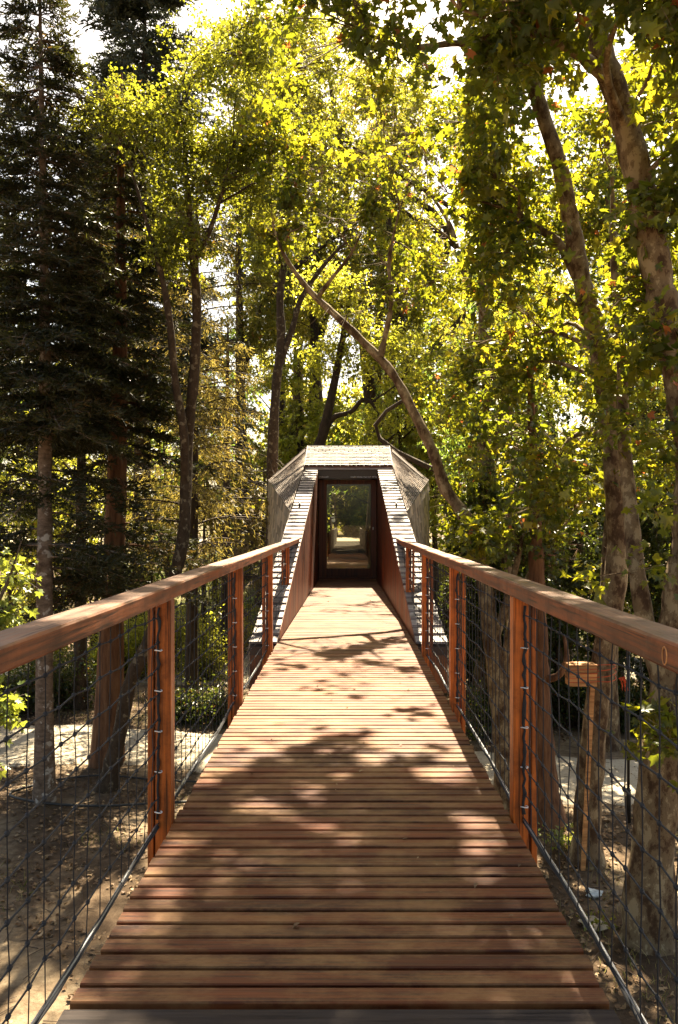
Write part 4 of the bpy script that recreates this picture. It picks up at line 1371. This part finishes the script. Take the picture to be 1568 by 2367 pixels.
# slim leaning stem and slim sapling stem
Y = 11.5
broadleaf('leaning_sapling', 'slim bare sapling leaning right above the right handrail', 'sapling',
          [([gp(1150, Y), at(1170, 1500, Y), at(1222, 1335, Y), at(1270, 1260, Y), at(1330, 1180, Y), at(1380, 1130, Y), at(1420, 1100, Y)], [0.06, 0.05, 0.045, 0.042, 0.035, 0.025, 0.01])],
          [(at(1370, 1120, 11.3), (0.55, 0.5, 0.4)), (at(1300, 1230, 11.2), (0.4, 0.4, 0.25))], 26, 30, 'plane', 0.14, M['plane_leaf'], M['plane_bark'], 28, spread=0.32, limbs=5, gap=2.0, tmin=0.6)
Y = 13.5
broadleaf('slim_plane_tree', 'slim upright young plane between the leaning trunk and the red bark', 'plane tree',
          [([gp(1186, Y), at(1178, 1400, Y), at(1174, 1250, Y), at(1182, 1120, Y), at(1186, 1010, Y), at(1170, 920, Y), at(1150, 850, Y)], [0.075, 0.065, 0.06, 0.055, 0.045, 0.03, 0.012])],
          [(at(1150, 1010, 13.6), (0.7, 0.7, 0.6)), (at(1200, 1180, 13.3), (0.6, 0.6, 0.5)), (at(1100, 860, 13.6), (0.8, 0.8, 0.6)), (at(1060, 1330, 13.3), (0.35, 0.5, 0.25))], 85, 34, 'plane', 0.145, M['plane_leaf'], M['plane_bark'], 29, spread=0.36, limbs=9, gap=2.0, tmin=0.4)
Y = 18
broadleaf('plane_tree', 'pale plane tree standing back between the cabin and the crate tree', 'plane tree',
          [([gp(1122, Y), at(1128, 1300, Y), at(1124, 1100, Y), at(1118, 900, Y), at(1120, 740, Y), at(1110, 560, Y), at(1090, 400, Y)], [0.23, 0.20, 0.185, 0.17, 0.15, 0.11, 0.05]),
           ([at(1128, 1150, Y), at(1150, 1000, Y), at(1175, 850, Y), at(1190, 700, Y)], [0.10, 0.09, 0.07, 0.03]),
           ([at(1118, 720, Y), at(1070, 620, Y), at(1040, 520, Y), at(990, 440, Y)], [0.09, 0.075, 0.055, 0.02])],
          [(at(1090, 480, 18), (2.0, 1.9, 1.5)), (at(1000, 620, 18.5), (1.4, 1.5, 0.9)), (at(1200, 760, 17.6), (1.4, 1.4, 1.2)), (at(1050, 900, 17.6), (1.1, 1.2, 1.1)), (at(1080, 1120, 17.4), (0.9, 0.9, 0.9)), (at(980, 300, 18), (1.6, 1.6, 1.2))],
          430, 52, 'lobed', 0.16, M['plane_leaf'], M['plane_bark'], 30, spread=0.45, limbs=18, gap=1.6, tmin=0.4)
Y = 14.5
broadleaf('plane_tree', 'upright pale plane half hidden behind the crate tree', 'plane tree',
          [([gp(1398, Y), at(1408, 1400, Y), at(1425, 1000, Y), at(1425, 700, Y), at(1412, 480, Y), at(1400, 250, Y)], [0.20, 0.17, 0.15, 0.13, 0.10, 0.04]),
           ([at(1430, 800, Y), at(1470, 650, Y), at(1500, 500, Y)], [0.08, 0.06, 0.02])],
          [(at(1400, 420, 14.5), (1.5, 1.5, 1.3)), (at(1510, 640, 14.5), (1.2, 1.3, 1.2)), (at(1350, 800, 14.8), (1.2, 1.2, 1.0)), (at(1480, 1050, 14.2), (1.1, 1.1, 1.1)), (at(1340, 1080, 14.5), (0.9, 0.9, 0.8)), (at(1300, 560, 14.8), (1.1, 1.2, 0.9)), (at(1470, 250, 14.5), (1.3, 1.3, 1.0))],
          420, 48, 'lobed', 0.155, M['plane_leaf'], M['plane_bark'], 31, spread=0.42, limbs=18, gap=1.7, tmin=0.4)

# maple sapling by the left handrail, near the camera
Y = 5.2
broadleaf('maple_sapling', 'pale leafed field maple sapling reaching in beside the left handrail', 'sapling',
          [([gp(-150, Y), at(-140, 1900, Y), at(-80, 1600, Y), at(-30, 1450, Y), at(20, 1340, Y), at(50, 1250, Y)], [0.035, 0.03, 0.024, 0.018, 0.010, 0.004]),
           ([at(-110, 1750, Y), at(-60, 1680, Y), at(0, 1640, Y)], [0.016, 0.010, 0.004])],
          [(at(30, 1330, 5.2), (0.17, 0.2, 0.20)), (at(10, 1440, 5.2), (0.16, 0.2, 0.12)), (at(-10, 1640, 5.1), (0.17, 0.2, 0.16)), (at(-120, 1500, 5.2), (0.3, 0.3, 0.4)), (at(-20, 1780, 5.1), (0.10, 0.1, 0.08))],
          52, 20, 'plane', 0.085, M['maple_leaf'], M['twig'], 32, spread=0.11, limbs=8, gap=3, cull=False, sides=6, flare=1.1)

# the wood behind: each tree its own, with its own outline
FAR = []


def far_tree(px, Y, top, wide, seed, label, mat='far_leaf', bark='dark_bark', low=0.25, n_=260, group=None, name='broadleaf_tree', leaf='diamond', size=None, cull=False):
    g = np.random.default_rng(seed)
    b0 = gp(px, Y)
    H = top - b0[2]
    lean = g.normal(0, 0.05, 2)
    tr = [b0, b0 + (lean[0] * H * .4, lean[1] * H * .4, H * .4), b0 + (lean[0] * H * 1.2, lean[1] * H, H * .88)]
    blobs = []
    for k in range(7):
        u = low + (1 - low) * (k + 0.5) / 7
        rr = wide * (1.05 - 0.75 * abs(u - 0.55) ** 1.1)
        a = g.uniform(0, 6.28)
        blobs.append((b0 + np.array([math.cos(a) * rr * .42 + lean[0] * H * u, math.sin(a) * rr * .42, H * u * 0.97]), (rr * .72, rr * .72, H * (1 - low) / 7 * 1.0)))
    forks = [([np.array(tr[1]), tr[1] + (g.normal(0, .12) * H, g.normal(0, .05) * H, H * .2), tr[1] + (g.normal(0, .2) * H, g.normal(0, .08) * H, H * .42)], [0.008 * H, 0.006 * H, 0.002 * H])]
    return broadleaf(name, label, 'tree', [(tr, [0.015 * H, 0.010 * H, 0.002 * H])] + forks, blobs, n_, 40, leaf, size or (0.006 * Y + 0.02), M[mat], M[bark], seed,
                     spread=0.26 * wide ** 0.5, limbs=12, gap=3.2 / wide ** 0.6, group=group, cull=cull, sides=7, twigs=4)


GRP = 'sunlit trees in the wood behind'
LB = 'sunlit yellow green tree in the dense wood behind the cabin and firs'
k = 100
for px, Y, top, wide in ((30, 24, 2.6, 1.8), (140, 23, 2.0, 1.6), (215, 25, 3.2, 1.8), (300, 23.5, 2.4, 1.7), (380, 25.5, 3.6, 1.9), (470, 27, 3.8, 1.9), (545, 26, 3.2, 1.7), (605, 27.5, 4.2, 1.6),
                         (20, 34, 6.0, 2.6), (150, 36, 7.0, 2.6), (270, 34, 6.2, 2.6), (390, 37, 7.4, 2.8), (500, 35, 6.4, 2.6), (600, 36, 7.0, 2.5), (690, 35, 6.2, 2.3), (725, 40, 6.8, 2.4), (900, 38, 6.4, 2.4), (930, 35, 7.0, 2.4), (1010, 34, 7.6, 2.3),
                         (0, 68, 17, 4.6), (130, 72, 19, 4.8), (260, 68, 17, 4.6), (390, 74, 20, 5.0), (520, 69, 18, 4.6), (640, 75, 21, 5.0), (735, 70, 16, 4.4), (850, 84, 19, 5.0), (935, 72, 19, 4.8), (1040, 68, 20, 4.8)):
    far_tree(px, Y, top, wide, k, LB, group=GRP, mat=('far_leaf', 'olive_leaf', 'far_leaf', 'deep_leaf')[k % 4], low=0.10, n_=150, cull=True)
    k += 1
GRP4 = 'tall thin crowned trees behind the cabin'
LB4 = 'tall sunlit tree whose crown fills the sky far behind the cabin roof'
for px, Y, top, wide in ((560, 40, 24, 2.8), (640, 42, 27, 3.0), (728, 41, 27, 3.0), (895, 42, 28, 3.2), (975, 38, 24, 3.0), (1050, 40, 25, 3.0), (868, 50, 32, 3.6), (690, 52, 32, 3.6), (745, 47, 34, 4.6), (882, 46, 34, 4.6)):
    far_tree(px, Y, top, wide, k, LB4, group=GRP4, mat=('far_leaf', 'olive_leaf')[k % 2], low=0.46, n_=380, leaf='diamond', size=0.22)
    k += 1
GRP2 = 'tall trees in the shaded wood on the right'
LB2 = 'tall leafy tree in the shaded wood right of the cabin'
for px, Y, top, wide in ((1130, 26, 10.5, 2.4), (1220, 22, 9.0, 2.3), (1320, 26, 12.5, 2.8), (1420, 21, 10.5, 2.4), (1540, 24, 13.0, 3.0), (1620, 19, 9.5, 2.6), (1270, 34, 15, 3.4), (1460, 36, 17, 3.6), (1150, 44, 15, 3.6), (1600, 34, 17, 3.6), (980, 46, 14, 3.6)):
    far_tree(px, Y, top, wide, k, LB2, group=GRP2, low=0.15, mat=('far_leaf', 'olive_leaf', 'deep_leaf')[k % 3])
    k += 1
# dark evergreens under the planes on the right
GRP3 = 'dark evergreens under the planes'
LB3 = 'dark dense evergreen in the gloom under the plane trees on the right'
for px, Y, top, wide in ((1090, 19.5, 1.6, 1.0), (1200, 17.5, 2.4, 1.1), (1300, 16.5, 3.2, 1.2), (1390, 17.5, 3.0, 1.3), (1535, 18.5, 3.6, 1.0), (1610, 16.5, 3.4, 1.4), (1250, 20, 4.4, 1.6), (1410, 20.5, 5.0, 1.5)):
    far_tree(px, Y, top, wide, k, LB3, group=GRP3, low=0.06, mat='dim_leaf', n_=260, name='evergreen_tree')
    k += 1

for px, Y, top, wide, q in ((752, 69, 8.5, 2.0, 0), (800, 71, 10.0, 2.2, 1), (838, 69.5, 8.0, 1.9, 2), (872, 71, 9.0, 2.2, 3), (722, 71, 9.0, 2.2, 4), (815, 78, 13.0, 3.0, 5)):
    far_tree(px, Y, top, wide, 950 + q, 'leafy tree of the green screen across the road seen through the glass door', group='green screen across the road', low=0.02, n_=240, size=0.34)

# shrubs
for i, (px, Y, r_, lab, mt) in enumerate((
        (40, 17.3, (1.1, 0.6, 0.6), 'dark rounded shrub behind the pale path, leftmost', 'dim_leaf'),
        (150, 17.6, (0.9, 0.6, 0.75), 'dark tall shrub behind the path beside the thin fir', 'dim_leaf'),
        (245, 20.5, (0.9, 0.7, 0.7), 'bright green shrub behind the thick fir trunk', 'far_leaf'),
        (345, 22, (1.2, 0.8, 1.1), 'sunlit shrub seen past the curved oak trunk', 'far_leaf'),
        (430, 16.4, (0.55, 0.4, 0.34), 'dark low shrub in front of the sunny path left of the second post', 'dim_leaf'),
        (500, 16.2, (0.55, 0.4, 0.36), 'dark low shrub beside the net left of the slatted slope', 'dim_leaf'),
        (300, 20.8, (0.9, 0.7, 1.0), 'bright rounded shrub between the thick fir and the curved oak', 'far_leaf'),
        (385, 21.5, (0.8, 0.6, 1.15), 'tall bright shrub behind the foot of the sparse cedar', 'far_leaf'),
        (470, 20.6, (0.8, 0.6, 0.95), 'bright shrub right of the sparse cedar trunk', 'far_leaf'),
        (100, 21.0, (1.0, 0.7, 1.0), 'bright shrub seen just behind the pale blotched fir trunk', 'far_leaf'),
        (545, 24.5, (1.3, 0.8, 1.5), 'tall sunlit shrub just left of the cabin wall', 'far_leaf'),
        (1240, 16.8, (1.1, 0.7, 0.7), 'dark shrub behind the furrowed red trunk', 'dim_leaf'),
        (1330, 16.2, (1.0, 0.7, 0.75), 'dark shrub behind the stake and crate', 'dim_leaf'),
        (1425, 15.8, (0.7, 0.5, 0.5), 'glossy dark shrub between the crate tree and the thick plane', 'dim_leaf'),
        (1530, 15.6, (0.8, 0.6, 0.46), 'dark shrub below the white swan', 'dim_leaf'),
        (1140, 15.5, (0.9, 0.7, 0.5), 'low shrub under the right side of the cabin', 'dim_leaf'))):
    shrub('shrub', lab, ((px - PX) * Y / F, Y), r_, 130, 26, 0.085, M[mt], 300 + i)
shrub('ground_plant', 'small bright green plant at the foot of the crate tree', ((1305 - PX) * 9.9 / F, 9.9), (0.32, 0.25, 0.16), 26, 12, 0.07, M['maple_leaf'], 320, cat='plant', spread=0.15)
shrub('ground_plant', 'small leafy plant on the sandy earth near the right edge of the deck', ((1372 - PX) * 8.0 / F, 8.0), (0.22, 0.2, 0.10), 14, 10, 0.06, M['oak_leaf'], 321, cat='plant', spread=0.12)
far_tree(945, 32, 9.0, 2.6, 960, 'added leafy tree shading the rear walkway from its right', low=0.34, n_=240)  # this tree and the next are added to cast shade on the rear deck
far_tree(716, 37, 10.0, 2.6, 961, 'added leafy tree shading the rear walkway from its left', low=0.34, n_=240)
# white flowering tree beyond the road, seen in the door
far_tree(842, 68, 3.6, 1.6, 900, 'pale leafed small tree across the road seen through the glass door', mat='maple_leaf', low=0.05, n_=120)
far_tree(778, 67, 7.5, 1.2, 901, 'pale trunked tree across the road seen through the glass door', bark='plane_bark', low=0.6, n_=80)

# ------------------------------------------------------------------ small things
# crate and stake tied to the plane
cx, cyy = float(at(1343, 1560, 9.35)[0]), 9.35
cz0, cz1 = float(at(0, 1583, 9.35)[2]), float(at(0, 1536, 9.35)[2])
crate = thing('wooden_crate', 'small raw pine crate strapped to the plane trunk with red twine', 'crate', (cx, cyy, cz0))
m = MB()
hh = (cz1 - cz0) / 3
for q in range(3):
    m.box(cx - 0.165, cx + 0.165, cyy - 0.10, cyy - 0.085, cz0 + q * hh, cz0 + (q + 1) * hh - 0.006, None, 0.002)
    m.box(cx - 0.165, cx + 0.165, cyy + 0.085, cyy + 0.10, cz0 + q * hh, cz0 + (q + 1) * hh - 0.006, None, 0.002)
    for s in (-1, 1):
        m.box(cx + s * 0.158 - 0.007, cx + s * 0.158 + 0.007, cyy - 0.083, cyy + 0.083, cz0 + q * hh + 0.002, cz0 + (q + 1) * hh - 0.008, None, 0.002)
m.build('side_board', M['crate'], crate)
m = MB()
m.box(cx - 0.172, cx + 0.172, cyy - 0.108, cyy + 0.108, cz1 + 0.001, cz1 + 0.014, 0.8, 0.003)
m.build('lid', M['crate'], crate)
m = MB()
tx = float(at(1390, 1560, 9.6)[0])
for q in range(4):
    zz = cz0 + 0.05 + 0.05 * q
    pts = []
    for a in np.linspace(0, 2 * math.pi, 28):
        pts.append((tx + 0.175 * math.cos(a), 9.6 + 0.175 * math.sin(a), zz + 0.03 * math.sin(a + q)))
    m.tube(pts, 0.005, 5, 0.5)
    m.tube([(cx - 0.17, cyy - 0.104, zz), (cx + 0.168, cyy - 0.106, zz + 0.01), (tx - 0.12, 9.46, zz + 0.01)], 0.004, 5, 0.5)
for q in range(12):
    a = random.uniform(0, 6.28)
    p0 = np.array([tx + 0.16, 9.44, cz0 + 0.06])
    m.tube([p0, p0 + (random.uniform(0, .07), -0.03, random.uniform(-.02, .03)), p0 + (random.uniform(.02, .12), -0.02, random.uniform(-.16, .0))], 0.0035, 4, 0.5)
m.build('twine', M['twine'], crate)
st0, st1 = at(1347, 1925, 9.35), at(1371, 1560, 9.40)
st0[2] = GROUND - 0.02
m = MB()
m.hexa([(st0[0] - .026, 9.33, st0[2]), (st0[0] + .026, 9.33, st0[2]), (st0[0] + .026, 9.36, st0[2]), (st0[0] - .026, 9.36, st0[2]),
        (st1[0] - .026, 9.38, st1[2]), (st1[0] + .026, 9.38, st1[2]), (st1[0] + .026, 9.41, st1[2]), (st1[0] - .026, 9.41, st1[2])], 0.6)
tag(m.build('wooden_stake', M['crate']), 'long raw pine stake leaning against the plane trunk below the crate', 'stake')

# swan ornament by the far path
sx_, sy_ = float(at(1472, 1560, 17.5)[0]), 17.5
swz = float(at(0, 1562, 17.5)[2])
swan = thing('swan_ornament', 'white swan shaped garden ornament on a dark stand right of the crate', 'ornament', (sx_, sy_, float(ground_z(sx_, sy_))))
m = MB()
m.tube([(sx_ + 0.08, sy_, swz), (sx_ + 0.075, sy_, swz + 0.05), (sx_ + 0.06, sy_, swz + 0.14), (sx_ + 0.05, sy_, swz + 0.20), (sx_ + 0.045, sy_, swz + 0.27), (sx_ + 0.02, sy_, swz + 0.34), (sx_ - 0.05, sy_, swz + 0.385), (sx_ - 0.12, sy_, swz + 0.37), (sx_ - 0.16, sy_, swz + 0.36)],
       [0.06, 0.11, 0.12, 0.10, 0.06, 0.042, 0.04, 0.042, 0.02], 12, 0.5)
m.build('body', M['swan'], swan, True)
m = MB()
m.tube([(sx_ - 0.155, sy_, swz + 0.36), (sx_ - 0.20, sy_, swz + 0.345)], [0.02, 0.006], 8, 0.5)
m.build('beak', M['beak'], swan, True)
m = MB()
m.tube([(sx_ + 0.08, sy_, float(ground_z(sx_, sy_)) - 0.02), (sx_ + 0.08, sy_, swz + 0.01)], 0.03, 8)
m.tube([(sx_ + 0.08, sy_, swz - 0.02), (sx_ + 0.08, sy_, swz + 0.01)], 0.07, 10)
m.build('stand', M['iron'], swan)

# thin black pole
pp = gp(1453, 10.8)
pole = thing('iron_pole', 'thin black iron pole standing on the pale path between the two planes', 'pole', tuple(pp))
m = MB()
m.tube([pp, pp + (0, 0, 2.45)], 0.020, 8)
m.build('shaft', M['iron'], pole, True)
m = MB()
m.tube([pp, pp + (0, 0, 0.55), pp + (0, 0, 0.58)], [0.034, 0.034, 0.022], 8)
m.build('base_sleeve', M['iron'], pole, True)
m = MB()
m.tube([pp + (0, 0, 2.45), pp + (0, 0, 2.47), pp + (0, 0, 2.50), pp + (0, 0, 2.52)], [0.022, 0.032, 0.028, 0.005], 8)
m.build('finial', M['iron'], pole, True)

# irrigation hose on the ground at the left
hp = [(-5.05, 12.35), (-5.25, 12.0), (-5.12, 11.75), (-4.6, 11.55), (-3.9, 11.5), (-3.0, 11.6), (-1.9, 11.75), (-1.0, 12.2)]
pts = catmull([(x, y, 0) for x, y in hp], 8)
pts[:, 2] = ground_z(pts[:, 0], pts[:, 1]) + 0.045
m = MB()
m.tube(pts, 0.02, 7, 0.5)
tag(m.build('garden_hose', M['hose'], None, True), 'black irrigation hose lying in a loop round the foot of the left fir', 'hose')
hp = [(-5.1, 12.5), (-4.2, 12.75), (-3.2, 12.6), (-2.0, 12.6), (-1.0, 12.9)]
pts = catmull([(x, y, 0) for x, y in hp], 8)
pts[:, 2] = ground_z(pts[:, 0], pts[:, 1]) + 0.04
m = MB()
m.tube(pts, 0.016, 7, 0.5)
tag(m.build('garden_hose', M['hose'], None, True), 'second black hose running straight behind the mossy oak foot', 'hose')

# crumpled paper and stones
def lump(name, label, cat, c, r_, mat, seed, flat=0.6):
    g = np.random.default_rng(seed)
    m = MB()
    nu, nv = 10, 6
    vv, ff = [(c[0], c[1], c[2] - r_ * flat)], []
    for i in range(1, nv):
        th = math.pi * i / nv
        for j in range(nu):
            a = 2 * math.pi * j / nu
            k_ = 1 + g.normal(0, 0.16)
            vv.append((c[0] + r_ * k_ * 1.3 * math.sin(th) * math.cos(a), c[1] + r_ * k_ * math.sin(th) * math.sin(a), c[2] - r_ * flat * k_ * math.cos(th)))
    vv.append((c[0], c[1], c[2] + r_ * flat))
    for j in range(nu):
        ff.append((0, 1 + (j + 1) % nu, 1 + j))
        for i in range(nv - 2):
            ff.append((1 + i * nu + j, 1 + i * nu + (j + 1) % nu, 1 + (i + 1) * nu + (j + 1) % nu, 1 + (i + 1) * nu + j))
        ff.append((1 + (nv - 2) * nu + j, 1 + (nv - 2) * nu + (j + 1) % nu, len(vv) - 1))
    m.add(vv, ff, 0.5)
    return tag(m.build(name, mat), label, cat)


M['stone'] = plain('pale_stone', (0.34, 0.29, 0.22), 0.9, 0, 14)
M['paper'] = plain('crumpled_paper', (0.55, 0.60, 0.62), 0.7)
q = gp(1372, 8.75)
lump('crumpled_paper', 'crumpled bluish paper scrap on the earth between the two planes', 'litter', (q[0], q[1], GROUND + 0.05), 0.075, M['paper'], 1)
for i, (px, Y, r_, lab) in enumerate(((1372, 8.1, 0.12, 'pale flat stone beside the small leafy plant'),)):
    q = gp(px, Y)
    lump('stone', lab, 'stone', (q[0], q[1], float(ground_z(q[0], q[1])) + r_ * 0.25), r_, M['stone'], 10 + i, 0.45)

# ------------------------------------------------------------------ litter and grass
g = np.random.default_rng(77)
N_ = 60000
x = g.uniform(-13, 13, N_)
y = g.uniform(5, 26, N_) ** 1.0
P = np.stack([x, y, ground_z(x, y) + 0.02 * wave(x, y, 3.3, 1.0) + g.uniform(0.008, 0.03, N_)], 1)
keep = (wave(x, y, 0.9, 0.8) > -0.35)
P = P[keep]
D = g.normal(0, 1, (len(P), 3)) * np.array([1, 1, 0.25])
v, f, rr = leaves(P, D, np.full(len(P), 0.09), 'lobed', g, 0.35)
tag(link('leaf_litter', mesh_np('leaf_litter', v, [f], rr), M['litter']), kind='stuff')
N_ = 60000
x = g.uniform(-13, 13, N_)
y = g.uniform(5, 30, N_)
w = wave(x, y, 0.8, 2.6)
keep = (w > 0.30) & ~((np.abs(y - 14) < 2.0))
x, y = x[keep], y[keep]
x += g.normal(0, 0.05, len(x))
hgt = g.uniform(0.05, 0.16, len(x))
bx, by = g.normal(0, 0.45, len(x)) * hgt, g.normal(0, 0.45, len(x)) * hgt
z = ground_z(x, y) + 0.02 * wave(x, y, 3.3, 1.0) - 0.01
an = g.uniform(0, 6.28, len(x))
wx, wy = 0.004 * np.cos(an), 0.004 * np.sin(an)
V = np.stack([np.stack([x - wx, y - wy, z], 1), np.stack([x + wx, y + wy, z], 1), np.stack([x + bx * .4 + wx * .7, y + by * .4 + wy * .7, z + hgt * .6], 1), np.stack([x + bx, y + by, z + hgt], 1), np.stack([x + bx * .4 - wx * .7, y + by * .4 - wy * .7, z + hgt * .6], 1)], 1).reshape(-1, 3)
Fg = (np.arange(len(x)) * 5)[:, None] + np.arange(5)[None]
tag(link('grass', mesh_np('grass', V, [Fg], g.random(len(x))), M['grass']), kind='stuff')
N_ = 2600
x, y = g.uniform(-11, 11, N_), g.uniform(5, 20, N_)
an, ln = g.uniform(0, 6.28, N_), g.uniform(0.08, 0.45, N_)
z = ground_z(x, y) + 0.02 * wave(x, y, 3.3, 1.0) + 0.012
A_ = np.stack([x, y, z], 1)
B_ = A_ + np.stack([np.cos(an) * ln, np.sin(an) * ln, g.uniform(0.0, 0.03, N_)], 1)
sv, sq = sticks(A_, B_, 0.006, 0.003)
tag(link('fallen_twigs', mesh_np('fallen_twigs', sv, [sq]), M['twig']), kind='stuff')
# dry leaves and grit fallen on the deck
N_ = 70
x = g.uniform(XL + 0.03, XR - 0.03, N_)
y = g.uniform(2.4, 15, N_)
P = np.stack([x, y, np.full(N_, 0.007)], 1)
D = g.normal(0, 1, (N_, 3)) * np.array([1, 1, 0.03])
v, f, rr = leaves(P, D, np.full(N_, 0.028), 'oval', g, 0.06)
tag(link('fallen_leaf_bits', mesh_np('fallen_leaf_bits', v, [f], rr), M['litter']), kind='stuff')
